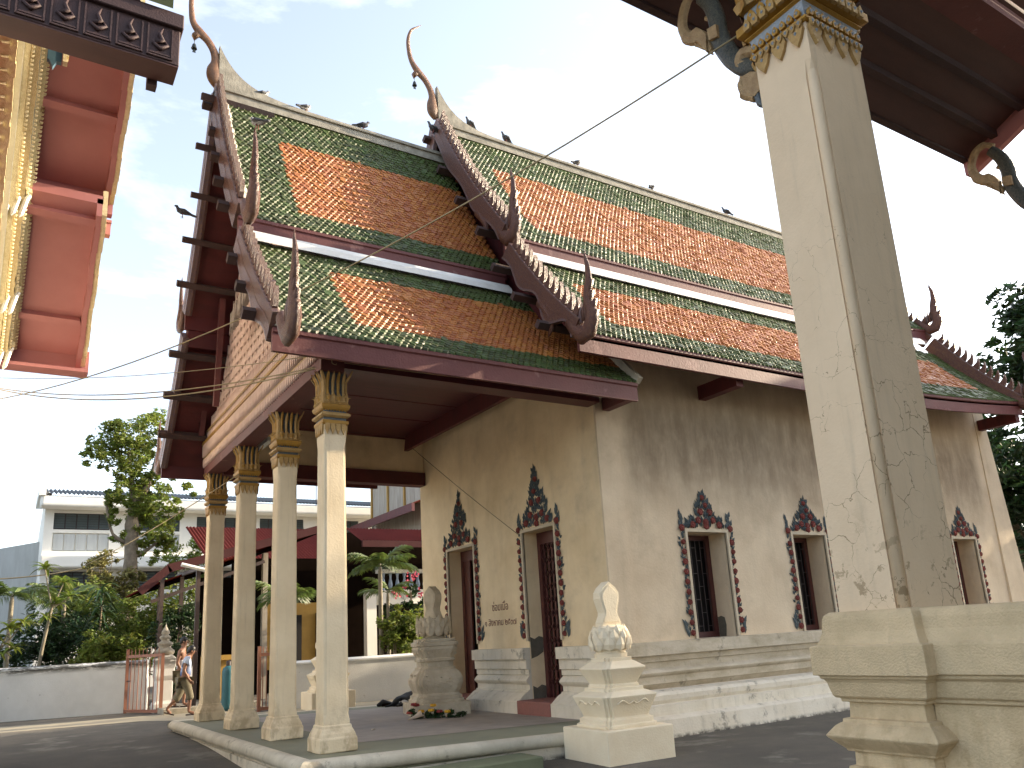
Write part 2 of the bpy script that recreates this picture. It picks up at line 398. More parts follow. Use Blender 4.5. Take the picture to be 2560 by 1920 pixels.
# ------------------------------------------------------------------ mesh helpers
WL = {}                                       # world location of every root/part origin
class MB:
    def __init__(s): s.v = []; s.f = []; s.m = []; s.mats = []
    def mi(s, mt):
        if mt not in s.mats: s.mats.append(mt)
        return s.mats.index(mt)
    def add(s, vs_, fs, mt):
        o = len(s.v); i = s.mi(mt)
        s.v.extend([tuple(p) for p in vs_])
        for f in fs: s.f.append([a + o for a in f]); s.m.append(i)
    def box(s, x0, x1, y0, y1, z0, z1, mt):
        s.add([(x0, y0, z0), (x1, y0, z0), (x1, y1, z0), (x0, y1, z0), (x0, y0, z1), (x1, y0, z1), (x1, y1, z1), (x0, y1, z1)],
              [(0, 3, 2, 1), (4, 5, 6, 7), (0, 1, 5, 4), (1, 2, 6, 5), (2, 3, 7, 6), (3, 0, 4, 7)], mt)
    def beam(s, a, b, w_, h_, mt, up=(0, 0, 1)):
        a = Vector(a); b = Vector(b); t = (b - a).normalized(); u = Vector(up)
        sd = t.cross(u).normalized() * (w_ / 2); n = sd.cross(t).normalized() * (h_ / 2)
        vs_ = []
        for p in (a, b): vs_ += [p - sd - n, p + sd - n, p + sd + n, p - sd + n]
        s.add(vs_, [(0, 3, 2, 1), (4, 5, 6, 7), (0, 1, 5, 4), (1, 2, 6, 5), (2, 3, 7, 6), (3, 0, 4, 7)], mt)
    def prism(s, poly, f, d0, d1, mt):
        n = len(poly)
        s.add([f(u, v, d0) for u, v in poly] + [f(u, v, d1) for u, v in poly],
              [tuple(range(n))[::-1], tuple(range(n, 2 * n))] + [(i, (i + 1) % n, (i + 1) % n + n, i + n) for i in range(n)], mt)
    def tube(s, pts, rad, n, mt, flat=None, fb=1.0):
        """tube through pts; flat = fixed binormal, fb = width factor along it"""
        pts = [Vector(p) for p in pts]
        if not hasattr(rad, '__len__'): rad = [rad] * len(pts)
        vs_ = []; prev = None
        for i, p in enumerate(pts):
            t = (pts[min(i + 1, len(pts) - 1)] - pts[max(i - 1, 0)]).normalized()
            if flat is not None: b = Vector(flat)
            elif prev is None:
                b = t.cross(Vector((0, 0, 1)));
                if b.length < 1e-3: b = t.cross(Vector((0, 1, 0)))
            else: b = prev - t * prev.dot(t)
            b.normalize(); prev = b
            nn = t.cross(b).normalized()
            for k in range(n):
                a = 2 * PI * k / n
                vs_.append(p + (b * math.cos(a) * fb + nn * math.sin(a)) * rad[i])
        fs = []
        for i in range(len(pts) - 1):
            for k in range(n):
                fs.append((i * n + k, i * n + (k + 1) % n, (i + 1) * n + (k + 1) % n, (i + 1) * n + k))
        fs.append(tuple(range(n))[::-1]); fs.append(tuple(range((len(pts) - 1) * n, len(pts) * n)))
        s.add(vs_, fs, mt)
    def lathe(s, cx, cy_, prof, n, mt):
        vs_ = [(cx + r * math.cos(2 * PI * k / n), cy_ + r * math.sin(2 * PI * k / n), z) for r, z in prof for k in range(n)]
        fs = [(i * n + k, i * n + (k + 1) % n, (i + 1) * n + (k + 1) % n, (i + 1) * n + k) for i in range(len(prof) - 1) for k in range(n)]
        fs += [tuple(range(n))[::-1], tuple(range((len(prof) - 1) * n, len(prof) * n))]
        s.add(vs_, fs, mt)
    def stack(s, cx, cy_, levels, mt, rot=0, redent=0.0):
        """levels (hx, hy, z): a square moulding, its corners stepped by redent"""
        def sect(hx, hy):
            r = redent
            if not r: q = [(hx, hy)]
            else: q = [(hx, hy - 2 * r), (hx - r, hy - 2 * r), (hx - r, hy - r), (hx - 2 * r, hy - r), (hx - 2 * r, hy)]
            o = list(q)
            o += [(-x, y) for x, y in reversed(q)]
            o += [(-x, -y) for x, y in q]
            o += [(x, -y) for x, y in reversed(q)]
            return o
        c, sn = math.cos(rot), math.sin(rot); vs_ = []; n = 0
        for hx, hy, z in levels:
            p = sect(hx, hy); n = len(p)
            vs_ += [(cx + x * c - y * sn, cy_ + x * sn + y * c, z) for x, y in p]
        fs = [(i * n + k, i * n + (k + 1) % n, (i + 1) * n + (k + 1) % n, (i + 1) * n + k) for i in range(len(levels) - 1) for k in range(n)]
        fs += [tuple(range(n))[::-1], tuple(range((len(levels) - 1) * n, len(levels) * n))]
        s.add(vs_, fs, mt)
    def sweep(s, prof, f, u0, u1, mt):
        """open/closed profile (p, z) swept along u: f(u, p, z)"""
        n = len(prof)
        s.add([f(u0, p, z) for p, z in prof] + [f(u1, p, z) for p, z in prof],
              [(i, i + 1, i + 1 + n, i + n) for i in range(n - 1)] + [tuple(range(n)), tuple(range(n, 2 * n))[::-1]], mt)
    def wall(s, f, u0, u1, v0, v1, depth, holes, mt, rev=None):
        us = sorted({u0, u1, *[h[0] for h in holes], *[h[1] for h in holes]})
        vv = sorted({v0, v1, *[h[2] for h in holes], *[h[3] for h in holes]})
        for i in range(len(us) - 1):
            for j in range(len(vv) - 1):
                a, b, c, d_ = us[i], us[i + 1], vv[j], vv[j + 1]
                if any(h[0] <= a and b <= h[1] and h[2] <= c and d_ <= h[3] for h in holes): continue
                for dd in (0, depth):
                    s.add([f(a, c, dd), f(b, c, dd), f(b, d_, dd), f(a, d_, dd)], [(0, 1, 2, 3)], mt)
        for h in holes + [(u0, u1, v0, v1)]:
            a, b, c, d_ = h
            for (p, q) in (((a, c), (b, c)), ((b, c), (b, d_)), ((b, d_), (a, d_)), ((a, d_), (a, c))):
                s.add([f(*p, 0), f(*q, 0), f(*q, depth), f(*p, depth)], [(0, 1, 2, 3)], rev or mt)
    def mesh(s, name):
        me = bpy.data.meshes.new(name)
        me.from_pydata(s.v, [], s.f)
        for mt in s.mats: me.materials.append(mt)
        me.polygons.foreach_set('material_index', s.m)
        me.update()
        return me
    def build(s, name, parent=None, smooth=False, loc=None, fixn=True, **props):
        base = Vector(WL[parent.name]) if parent is not None else Vector(loc or (0, 0, 0))
        s.v = [(x - base.x, y - base.y, z - base.z) for x, y, z in s.v]
        me = s.mesh(name)
        o = bpy.data.objects.new(name, me)
        C.objects.link(o)
        if parent is not None: o.parent = parent
        else: o.location = base
        WL[o.name] = tuple(base)
        if fixn:
            import bmesh
            bm = bmesh.new(); bm.from_mesh(me); bmesh.ops.recalc_face_normals(bm, faces=bm.faces); bm.to_mesh(me); bm.free()
        if smooth: me.polygons.foreach_set('use_smooth', [True] * len(me.polygons))
        for k, v in props.items(): o[k] = v
        return o

def bevel(o, wd=0.008, seg=1):
    b = o.modifiers.new('edge_wear', 'BEVEL'); b.width = wd; b.segments = seg; b.limit_method = 'ANGLE'
    b.angle_limit = R(35); return o
def thing(name, label, cat, loc=(0, 0, 0), group=None):
    o = bpy.data.objects.new(name, None); o.empty_display_size = 0.3
    o.location = loc; C.objects.link(o); WL[o.name] = tuple(loc)
    o['label'] = label; o['category'] = cat
    if group: o['group'] = group
    return o
def tag(o, label, cat, group=None):
    o['label'] = label; o['category'] = cat
    if group: o['group'] = group
    return o
def inst(me, name, parent, loc, rot=None, scale=None):
    """an alike piece sharing mesh data, placed in world coordinates under parent"""
    o = bpy.data.objects.new(name, me); C.objects.link(o); o.parent = parent
    b = Vector(WL[parent.name]); mm = Matrix.Translation(Vector(loc) - b)
    if rot is not None: mm = mm @ rot.to_4x4()
    if scale is not None: mm = mm @ Matrix.Diagonal((*scale, 1))
    o.matrix_local = mm
    WL[o.name] = tuple(loc)
    return o
def dup(root, loc, rotz=None, scale=1.0):
    r = root.copy(); C.objects.link(r); r.location = loc
    if rotz is not None: r.rotation_euler = (0, 0, rotz)
    r.scale = (scale,) * 3; WL[r.name] = tuple(loc)
    for ch in list(root.children):
        c = ch.copy(); C.objects.link(c); c.parent = r
        for g in ch.children:
            e = g.copy(); C.objects.link(e); e.parent = c
    return r
YZ = lambda x: (lambda u, v, d: (x + d, u, v))         # polygon in the YZ plane, thickness along X
XZ = lambda y: (lambda u, v, d: (u, y + d, v))

# ------------------------------------------------------------------ ground
def sm(t): t = max(0, min(1, t)); return t * t * (3 - 2 * t)
def gz(x, y): return 0.2 * sm((y - 9.4) / 6.0)
xs = [-900, -400, -150, -60, -30] + [i * 2.0 - 16 for i in range(40)] + [80, 150, 400, 900]
ys = [-900, -400, -150, -60, -30, -15, -8] + [i * 0.75 - 4 for i in range(60)] + [48, 60, 90, 150, 400, 900]
g = MB()
nx, ny = len(xs), len(ys)
g.add([(x, y, gz(x, y)) for y in ys for x in xs],
      [(j * nx + i, j * nx + i + 1, (j + 1) * nx + i + 1, (j + 1) * nx + i) for j in range(ny - 1) for i in range(nx - 1)], yardm)
g.build('ground', kind='structure', fixn=False, smooth=True)
g = MB()                                        # pale concrete path along the boundary walls
g.add([(x, y, gz(x, y) + 0.004) for x, y in ((-8, 25.6), (-8, 23.4), (2.9, 20.9), (5.2, 17.6), (11, 17.6), (11, 20.0), (5.4, 20.0), (4.6, 22.3))], [tuple(range(8))], pathm)
g.build('path', kind='structure')

# ------------------------------------------------------------------ temple
AX = 13.3
temple = thing('temple', 'large temple hall with steep green and orange tiled roofs and a columned porch', 'temple', (8.15, AX, 0))

def arc(prof):
    s = [0.0]
    for a, b in zip(prof, prof[1:]): s.append(s[-1] + math.hypot(b[0] - a[0], b[1] - a[1]))
    return s
def curve(a, b, sag, n=10):
    """slope from ridge a to eave b, hollow by sag"""
    o = []
    dx, dz = b[0] - a[0], b[1] - a[1]; l = math.hypot(dx, dz); nx_, nz_ = -dz / l, dx / l
    if nz_ > 0: nx_, nz_ = -nx_, -nz_
    for i in range(n + 1):
        t = i / n; k = sag * 4 * t * (1 - t)
        o.append((a[0] + dx * t + nx_ * k, a[1] + dz * t + nz_ * k))
    return o
def at(prof, S_, s):
    for i in range(len(S_) - 1):
        if s <= S_[i + 1] or i == len(S_) - 2:
            t = (s - S_[i]) / (S_[i + 1] - S_[i])
            a, b = prof[i], prof[i + 1]; l = S_[i + 1] - S_[i]
            return (a[0] + (b[0] - a[0]) * t, a[1] + (b[1] - a[1]) * t), ((b[0] - a[0]) / l, (b[1] - a[1]) / l)
def lift_main(x, t): return 0.34 * max(0, (x - 13) / 7.5) ** 2 * t
def lift0(x, t): return 0.0

# one glazed tile, pointed lower end, local X across, Y up the slope, Z out of the roof
TW, TE, TLEN = 0.104, 0.088, 0.155
TV = [(-TW / 2, TLEN, 0), (TW / 2, TLEN, 0), (TW / 2 * .97, 0.036, 0.021), (0, 0, 0.028), (-TW / 2 * .97, 0.036, 0.021),
      (TW / 2 * .97, 0.014, -0.006), (0, -0.020, 0.002), (-TW / 2 * .97, 0.014, -0.006)]
TF = [(0, 4, 3, 2, 1), (2, 3, 6, 5), (3, 4, 7, 6), (1, 2, 5), (0, 7, 4)]
def tile_mesh(mt):
    b = MB(); b.add(TV, TF, mt); return b.mesh('roof_tile')
tileG, tileO = tile_mesh(tgreen), tile_mesh(torange)

def tiered_roof(name, x0, x1, prof, lift, bands, n_single=0):
    """prof: ridge to eave on the -Y side. boards both sides, tiles on the courtyard side"""
    S_ = arc(prof); Ltot = S_[-1]
    low = []
    for s in S_:
        (y, z), (ty, tz) = at(prof, S_, s)
        low.append((y - tz * 0.0 , z - 0.11))
    N = 14; roof = None; joined = abs(prof[0][0] - AX) < .01
    b = MB()
    for sgn in (0, 1):
        if sgn and not joined:
            roof = b.build(name, temple, fixn=False); b = MB()
        for k in range(N):
            xa = x0 + (x1 - x0) * k / N; xb = x0 + (x1 - x0) * (k + 1) / N
            for j in range(len(prof) - 1):
                t0, t1 = S_[j] / Ltot, S_[j + 1] / Ltot
                def P(x, yz, t, off):
                    y = yz[0] if not sgn else 2 * AX - yz[0]
                    return (x, y, yz[1] + lift(x, t) + off)
                up = [P(xa, prof[j], t0, -.012), P(xb, prof[j], t0, -.012), P(xb, prof[j + 1], t1, -.012), P(xa, prof[j + 1], t1, -.012)]
                dn = [P(xa, prof[j], t0, -.13), P(xb, prof[j], t0, -.13), P(xb, prof[j + 1], t1, -.13), P(xa, prof[j + 1], t1, -.13)]
                b.add(up, [(0, 1, 2, 3)], roofdark)
                b.add(dn, [(0, 1, 2, 3)], darkred)
                if k == 0: b.add([up[0], up[3], dn[3], dn[0]], [(0, 1, 2, 3)], darkred)
                if k == N - 1: b.add([up[1], up[2], dn[2], dn[1]], [(0, 1, 2, 3)], darkred)
                if j == len(prof) - 2: b.add([up[2], up[3], dn[3], dn[2]], [(0, 1, 2, 3)], darkred)
    if joined: roof = b.build(name, temple, fixn=False)
    else: b.build('roof_slope', temple, fixn=False)
    gt, gbm, gl, gr = bands
    fld = MB(); cnt = 0
    rows = int((Ltot - 0.02) / TE)
    cols = int((x1 - x0) / TW)
    for r in range(rows):
        s = Ltot + 0.03 - r * TE
        (y, z), (ty, tz) = at(prof, S_, s)
        up = Vector((0, -ty, -tz)); nrm = Vector((0, tz, -ty))
        if nrm.z < 0: nrm = -nrm
        for c in range(cols + 1):
            x = x0 + (c + 0.5 * (r % 2)) * TW
            if x > x1 or x < x0 + 0.03: continue
            t = s / Ltot
            dist = Ltot - s
            green = s < gt or dist < gbm or x < x0 + gl or x > x1 - gr
            zz = z + lift(x, t)
            rz = random.gauss(0, .05); rx = random.gauss(0, .06); ry = random.gauss(0, .08)
            X = Vector((1, 0, 0)); rot = Matrix((X, up, nrm)).transposed()
            rot = rot @ Matrix.Rotation(rz, 3, 'Z') @ Matrix.Rotation(rx, 3, 'X') @ Matrix.Rotation(ry, 3, 'Y')
            p = Vector((x, y, zz)) + nrm * random.uniform(0.0, 0.004)
            if cnt < n_single:
                inst(tileG if green else tileO, 'roof_tile', roof, p, rot); cnt += 1
            else:
                fld.add([p + rot @ Vector(v) for v in TV], TF, tgreen if green else torange)
    fld.build('tile_field', roof, kind='stuff', fixn=False)
    return roof, S_, Ltot

P_U = curve((AX, 11.58), (11.24, 8.05), 0.10)
P_L = curve((11.15, 7.62), (9.27, 5.50), 0.07)
M_U = curve((AX, 12.36), (10.86, 8.62), 0.12)
M_L = curve((10.78, 8.22), (8.98, 6.08), 0.07)
XP, XM, XB = 2.58, 7.10, 20.4
r_pu, *_ = tiered_roof('tiled_roof', XP, 7.35, P_U, lift0, (1.15, 0.45, 1.0, -1))
r_pl, *_ = tiered_roof('tiled_roof', XP, 8.42, P_L, lift0, (0.66, 0.45, 1.2, -1), n_single=300)
r_mu, *_ = tiered_roof('tiled_roof', XM, XB, M_U, lift_main, (1.28, 0.62, 0.95, 0.9))
r_ml, *_ = tiered_roof('tiled_roof', XM, XB, M_L, lift_main, (0.78, 0.5, 1.0, 0.9))

# ridge caps, swept up to the finials
def ridge(x0, x1, z, up0, up1, name='ridge_cap'):
    b = MB(); N = 40; vs_ = []
    for i in range(N + 1):
        t = i / N; x = x0 + (x1 - x0) * t ** 1.6
        e = up0 * math.exp(-(x - x0) / 0.38) + up1 * math.exp(-(x1 - x) / 0.38)
        wd = 0.10
        vs_ += [(x, AX - wd - .03, z - 0.16), (x, AX - wd, z + 0.01), (x, AX - wd - .035, z + 0.02), (x, AX - wd - .035, z + .05), (x, AX - wd * .8, z + 0.07), (x, AX - 0.05, z + 0.15 + e),
                (x, AX + 0.05, z + 0.15 + e), (x, AX + wd * .8, z + 0.07), (x, AX + wd, z + 0.01), (x, AX + wd + .03, z - 0.16)]
    n = 10
    b.add(vs_, [(i * n + k, i * n + (k + 1) % n, (i + 1) * n + (k + 1) % n, (i + 1) * n + k) for i in range(N) for k in range(n)] + [tuple(range(n)), tuple(range(N * n, N * n + n))], cement)
    return b.build(name, temple)
ridge(XP + .03, 7.4, 11.58, 0.85, 0)
ridge(XM + .05, XB - .05, 12.36, 0.85, 0.85)

# barge boards with crockets, eave-end finials, gable finials
CR = MB()
CR.prism([(0, 0), (0.13, 0), (0.15, 0.06), (0.115, 0.13), (0.06, 0.20), (-0.035, 0.27), (0.015, 0.17), (0.005, 0.09)], lambda u, v, d: (d, u, v), -0.035, 0.035, mosaic)
crocket = CR.mesh('crocket')
def barge(x, prof, far=False, wavy=0.0, h=0.20, top=True, mt=mosaic, crockets=True, ext=0.0):
    S_ = arc(prof); Lt = S_[-1]
    my = lambda y: 2 * AX - y if far else y
    sg = -1 if far else 1
    b = MB(); n = 40; outer = []; inner = []; trim = []
    for i in range(n + 1):
        s = Lt * i / n
        (y, z), (ty, tz) = at(prof, S_, s)
        nx_, nz_ = tz, -ty
        if nz_ < 0: nx_, nz_ = -nx_, -nz_
        wv = wavy * math.sin(s / Lt * PI * 5) * (0.3 + s / Lt)
        outer.append((my(y + nx_ * 0.16), z + nz_ * 0.16))
        inner.append((my(y - nx_ * (h - .04 - wv)), z - nz_ * (h - .04 - wv)))
        trim.append((y, z, nx_, nz_, wv))
    vs_ = []
    for i in range(n + 1):
        for dx in (-0.055, 0.055):
            vs_ += [(x + dx, *outer[i]), (x + dx, *inner[i])]
    fs = []
    for i in range(n):
        o = i * 4
        fs += [(o, o + 4, o + 5, o + 1), (o + 2, o + 3, o + 7, o + 6), (o, o + 2, o + 6, o + 4), (o + 1, o + 5, o + 7, o + 3)]
    fs += [(0, 1, 3, 2), (n * 4, n * 4 + 2, n * 4 + 3, n * 4 + 1)]
    b.add(vs_, fs, mt)
    # raised edging rolls along both edges
    b.tube([(x, *p) for p in inner], 0.032, 5, mosaicblue, flat=(1, 0, 0), fb=2.2)
    b.tube([(x, *p) for p in outer], 0.03, 5, mosaicblue, flat=(1, 0, 0), fb=2.2)
    b.tube([(x, (p[0] + q_[0]) / 2, (p[1] + q_[1]) / 2) for p, q_ in zip(inner, outer)], 0.03, 5, mt, flat=(1, 0, 0), fb=2.4)
    o = b.build('barge_board', temple)
    if crockets:
        k = int(Lt / 0.205)
        for i in range(k):
            s = 0.1 + i * 0.205
            (y, z), (ty, tz) = at(prof, S_, min(s, Lt))
            nx_, nz_ = tz, -ty
            if nz_ < 0: nx_, nz_ = -nx_, -nz_
            # local Y = down the slope reversed (towards the ridge), local Z = outwards
            Yv = Vector((0, sg * ty, tz)); Zv = Vector((0, sg * nx_, nz_))
            Xv = Yv.cross(Zv)
            inst(crocket, 'crocket', o, (x, my(y + nx_ * 0.15), z + nz_ * 0.15), Matrix((Xv, Yv, Zv)).transposed())
    return o
def hang_hong(x, y, z, s=1.0, far=False, parent=None, lean=1.0, mt=mosaic):
    b = MB(); sg = -1 if far else 1
    pts = [(0.34, 0.30), (0.18, 0.08), (0.02, -0.06), (-0.14, -0.04), (-0.235, 0.10), (-0.23, 0.25), (-0.17, 0.42), (-0.185, 0.60), (-0.235, 0.80), (-0.235, 1.0), (-0.19, 1.17), (-0.205, 1.27)]
    rad = [0.10, 0.12, 0.15, 0.155, 0.14, 0.115, 0.095, 0.085, 0.07, 0.052, 0.03, 0.006]
    b.tube([(x, y + sg * p[0] * s * lean, z + p[1] * s) for p in pts], [r * s for r in rad], 10, mt, flat=(1, 0, 0), fb=0.62)
    # flame ridges down the back of the neck
    for k, (u, v) in enumerate(((-0.34, 0.12), (-0.335, 0.30), (-0.275, 0.46), (-0.285, 0.64))):
        b.prism([(y + sg * (u + .12) * s, z + (v - .08) * s), (y + sg * (u + .02) * s, z + (v - .05) * s), (y + sg * (u - .05) * s, z + (v + .10) * s), (y + sg * (u + .12) * s, z + (v + .06) * s)], YZ(x), -.03, .03, mt)
    # throat plumes on the roof side
    for k in range(4):
        u = 0.10 - k * 0.075; v = 0.12 + k * 0.02
        b.tube([(x, y + sg * u * s, z + v * s), (x, y + sg * (u + .015) * s, z + (v + .17) * s), (x, y + sg * (u - .05) * s, z + (v + .34) * s)], [0.045 * s, 0.04 * s, 0.006], 5, mosaicblue if k % 2 else mt, flat=(1, 0, 0), fb=0.8)
    return b.build('eave_finial', temple, smooth=True)
def shift(prof, dz): return [(y, z + dz) for y, z in prof]
bp1 = barge(XP, P_U[:], h=0.26)
bp2 = barge(XP, P_L, h=0.24, wavy=0.05)
barge(XP, P_U, far=True, h=0.26, crockets=False); barge(XP, P_L, far=True, h=0.24, crockets=False)
barge(XM, M_U, h=0.16, wavy=0.05); barge(XM, M_L, h=0.17, wavy=0.12)
barge(XB, M_U, h=0.22); barge(XB, shift(M_L, .3), h=0.22)
barge(XM, M_U, far=True, h=0.22, crockets=False)
hang_hong(XP, 10.62, 7.78, 1.0); hang_hong(XP, 8.66, 5.22, 0.95)
hang_hong(XP, 15.95 - .12, 8.0, 0.85, far=True); hang_hong(XP, 17.75, 5.5, 0.85, far=True)
hang_hong(XM, 10.70, 8.50, 0.98); hang_hong(XM, 8.84, 6.0, 0.98)
hang_hong(XB, 10.72, 8.95, 0.95); hang_hong(XB, 8.84, 6.36, 0.95)
# naga-style lower curls under the front gable ends of the main hall
for (y, z) in ((11.55, 9.25), (9.72, 6.65)):
    b = MB()
    b.tube([(XM, y + .2, z + .25), (XM, y + .02, z + .06), (XM, y - .12, z - .16), (XM, y - .06, z - .32), (XM, y + .02, z - .42)], [0.09, 0.1, 0.085, 0.06, 0.01], 8, mosaic, flat=(1, 0, 0), fb=.7)
    b.build('carved_curl', temple, smooth=True)
def chofa(pts, beak, bulge_i):
    b = MB()
    n = len(pts)
    rad = []
    for i in range(n): rad.append([0.008, 0.022, 0.034, 0.046, 0.056, 0.068, 0.085, 0.088, 0.10, 0.125, 0.15, 0.13][i + 12 - n])
    b.tube([(x, AX, z) for x, z in pts], rad, 10, goldbrown, flat=(0, 1, 0), fb=0.55)
    bx, bz = beak
    b.prism([(bx - .015, bz + .03), (bx + .16, bz + .22), (bx + .22, bz + .10), (bx + .08, bz + .02), (bx + .02, bz - .06)], XZ(AX), -.035, .035, goldbrown)
    o = b.build('gable_finial', temple, smooth=True)
    return o
def catmull(p, k=4):
    o = []
    for i in range(len(p) - 1):
        a = p[max(i - 1, 0)]; b = p[i]; c = p[i + 1]; d_ = p[min(i + 2, len(p) - 1)]
        for j in range(k):
            t = j / k
            o.append(tuple(0.5 * (2 * b[q] + (c[q] - a[q]) * t + (2 * a[q] - 5 * b[q] + 4 * c[q] - d_[q]) * t * t + (3 * b[q] - a[q] - 3 * c[q] + d_[q]) * t ** 3) for q in range(len(b))))
    o.append(p[-1]); return o
def chofa2(keys, beak):
    """keys (x, z, radius) from the tip down to the bulb"""
    b = MB(); k = catmull(keys, 5)
    b.tube([(x, AX, z) for x, z, r in k], [max(r, .004) for x, z, r in k], 12, goldbrown, flat=(0, 1, 0), fb=0.6)
    bx, bz = beak
    b.prism([(bx - .02, bz + .04), (bx + .10, bz + .20), (bx + .22, bz + .10), (bx + .10, bz + .03), (bx + .03, bz - .06)], XZ(AX), -.035, .035, goldbrown)
    return b.build('gable_finial', temple, smooth=True)
chofa2([(6.84, 14.84, .004), (6.73, 14.74, .018), (6.59, 14.60, .03), (6.51, 14.33, .042), (6.52, 14.05, .052), (6.58, 13.80, .062), (6.72, 13.60, .085), (6.88, 13.45, .075), (7.00, 13.25, .075), (7.05, 13.05, .09), (7.04, 12.86, .13), (7.06, 12.70, .135), (7.13, 12.56, .08)], (6.60, 13.46))
chofa2([(2.42, 14.02, .004), (2.30, 13.90, .018), (2.15, 13.72, .03), (2.09, 13.45, .042), (2.10, 13.15, .052), (2.14, 12.92, .062), (2.26, 12.76, .085), (2.41, 12.62, .075), (2.52, 12.43, .075), (2.56, 12.22, .09), (2.53, 12.03, .13), (2.55, 11.86, .135), (2.62, 11.70, .08)], (2.14, 12.62))
# pale mortar strips beside the barge boards, white strip under the upper eaves
def verge_strip(x, prof, wd=0.15, lift=lift0):
    b = MB(); S_ = arc(prof); Lt = S_[-1]
    for i in range(24):
        a, c = at(prof, S_, Lt * i / 24)[0], at(prof, S_, Lt * (i + 1) / 24)[0]
        j = 0.03 + 0.012 * math.sin(i * 2.1)
        b.add([(x + .055, a[0] - .05, a[1] + .13), (x + .055, c[0] - .05, c[1] + .13), (x + wd + j, c[0], c[1] + .02), (x + wd + j, a[0], a[1] + .02)], [(0, 1, 2, 3)], mortar)
    # swollen end above the eave
    e = prof[-1]
    b.lathe(x + .12, e[0] + .05, [(0.0, e[1] + .26), (.06, e[1] + .2), (.11, e[1] + .1), (.14, e[1] - .0)], 8, mortar)
    return b.build('verge_mortar', temple)
verge_strip(XP, P_U, .2); verge_strip(XP, P_L); verge_strip(XM, M_U, .14); verge_strip(XM, M_L, .12)
def triangle_infill(x, z, y):
    b = MB(); b.add([(x + .06, AX - .02, z + .25), (x + .55, AX - .14, z + .02), (x + .06, y, z - .42)], [(0, 1, 2)], mortar)
    return b.build('verge_mortar', temple)
def strip(x0, x1, y, z, lift=0):
    b = MB()
    for k in range(12):
        xa, xb = x0 + (x1 - x0) * k / 12, x0 + (x1 - x0) * (k + 1) / 12
        la, lb = lift_main(xa, .9) * lift, lift_main(xb, .9) * lift
        b.add([(xa, y, z + .10 + la), (xb, y, z + .10 + lb), (xb, y - .10, z - .01 + lb), (xa, y - .10, z - .01 + la), (xa, y - .13, z - .12 + la), (xb, y - .13, z - .12 + lb)], [(0, 1, 2, 3), (3, 2, 5, 4)], whitestrip)
    return b.build('mortar_strip', temple)
strip(XP + .1, 7.3, 11.12, 7.66); strip(XM + .1, XB - .6, 10.72, 8.20, 1)
# fascia boards
def fascia(x0, x1, y, z0, z1, lift=0, rails=True):
    b = MB(); N = 12
    for k in range(N):
        xa, xb = x0 + (x1 - x0) * k / N, x0 + (x1 - x0) * (k + 1) / N
        la, lb = lift_main(xa, 1) * lift, lift_main(xb, 1) * lift
        pf = [(y - .06, z1), (y + .02, z1), (y + .02, z0), (y - .04, z0), (y - .04, z1 - .07), (y - .06, z1 - .05)]
        n = len(pf)
        b.add([(xa, p, z + la) for p, z in pf] + [(xb, p, z + lb) for p, z in pf], [(i, (i + 1) % n, (i + 1) % n + n, i + n) for i in range(n)] + ([tuple(range(n))] if k == 0 else []) + ([tuple(range(n, 2 * n))] if k == N - 1 else []), fasciared)
    return b.build('fascia_board', temple)
fascia(XP - .02, 7.3, 11.26, 7.70, 8.02); fascia(XP - .02, 8.45, 9.30, 5.17, 5.47)
fascia(XM, XB, 10.89, 8.24, 8.60, 1); fascia(XM + .02, XB + .1, 9.02, 5.74, 6.06, 1)
b = MB(); b.box(XP + .05, 7.3, 2 * AX - 11.24, 2 * AX - 11.0, 7.36, 7.9, darkred); b.build('eave_filler', temple)
for yy, z0, z1 in ((2 * AX - 11.26, 7.70, 8.02), (2 * AX - 9.30, 5.17, 5.47)):
    b = MB(); b.box(XP - .02, 7.3, yy - .02, yy + .06, z0, z1, darkred); b.build('fascia_board', temple)
# end of the lower porch roof: pale hip strip by the hall wall, and a return board
b = MB()
b.beam((8.44, 9.9, 6.28), (8.50, 9.25, 5.52), .10, .12, mortar); b.build('verge_mortar', temple)
b = MB(); b.box(8.30, 8.45, 9.33, 10.0, 5.20, 5.42, fasciared); b.build('eave_return', temple)
# purlin ends poking out of the front gable
for prof, zs in ((P_U, (0.04, 0.25, 0.46, 0.66, 0.86)), (P_L, (0.12, 0.42, 0.72))):
    S_ = arc(prof)
    for t in zs:
        (y, z), (ty, tz) = at(prof, S_, S_[-1] * t)
        nn = Vector((0, tz, -ty)); nn = -nn if nn.z < 0 else nn
        for far in (0, 1):
            yy = 2 * AX - y if far else y
            b = MB(); off = -0.20
            n3 = Vector((0, -nn.y if far else nn.y, nn.z))
            c = Vector((0, yy, z)) + n3 * off
            pr_ = (0.25 if far else 0.19) + random.uniform(-.04, .04)
            b.beam((XP - pr_, c.y, c.z), (XP + 1.02, c.y, c.z), .11, .14, purlinwood, up=n3)
            b.build('purlin', r_pu if prof is P_U else r_pl)
for t in (0.03, 0.30, 0.58, 0.86):
    S_ = arc(M_U); (y, z), (ty, tz) = at(M_U, S_, S_[-1] * t)
    nn = Vector((0, tz, -ty)); nn = -nn if nn.z < 0 else nn
    c = Vector((0, y, z)) - nn * .28
    b = MB(); b.beam((XM - .2, c.y, c.z), (XM + .5, c.y, c.z), .11, .14, purlinwood, up=nn); b.build('purlin', r_mu)
for t in (0.05, 0.4, 0.75):
    S_ = arc(M_L); (y, z), (ty, tz) = at(M_L, S_, S_[-1] * t)
    nn = Vector((0, tz, -ty)); nn = -nn if nn.z < 0 else nn
    c = Vector((0, y, z)) - nn * .28
    b = MB(); b.beam((XM - .25, c.y, c.z), (XM + .5, c.y, c.z), .11, .12, purlinwood, up=nn); b.build('purlin', r_ml)

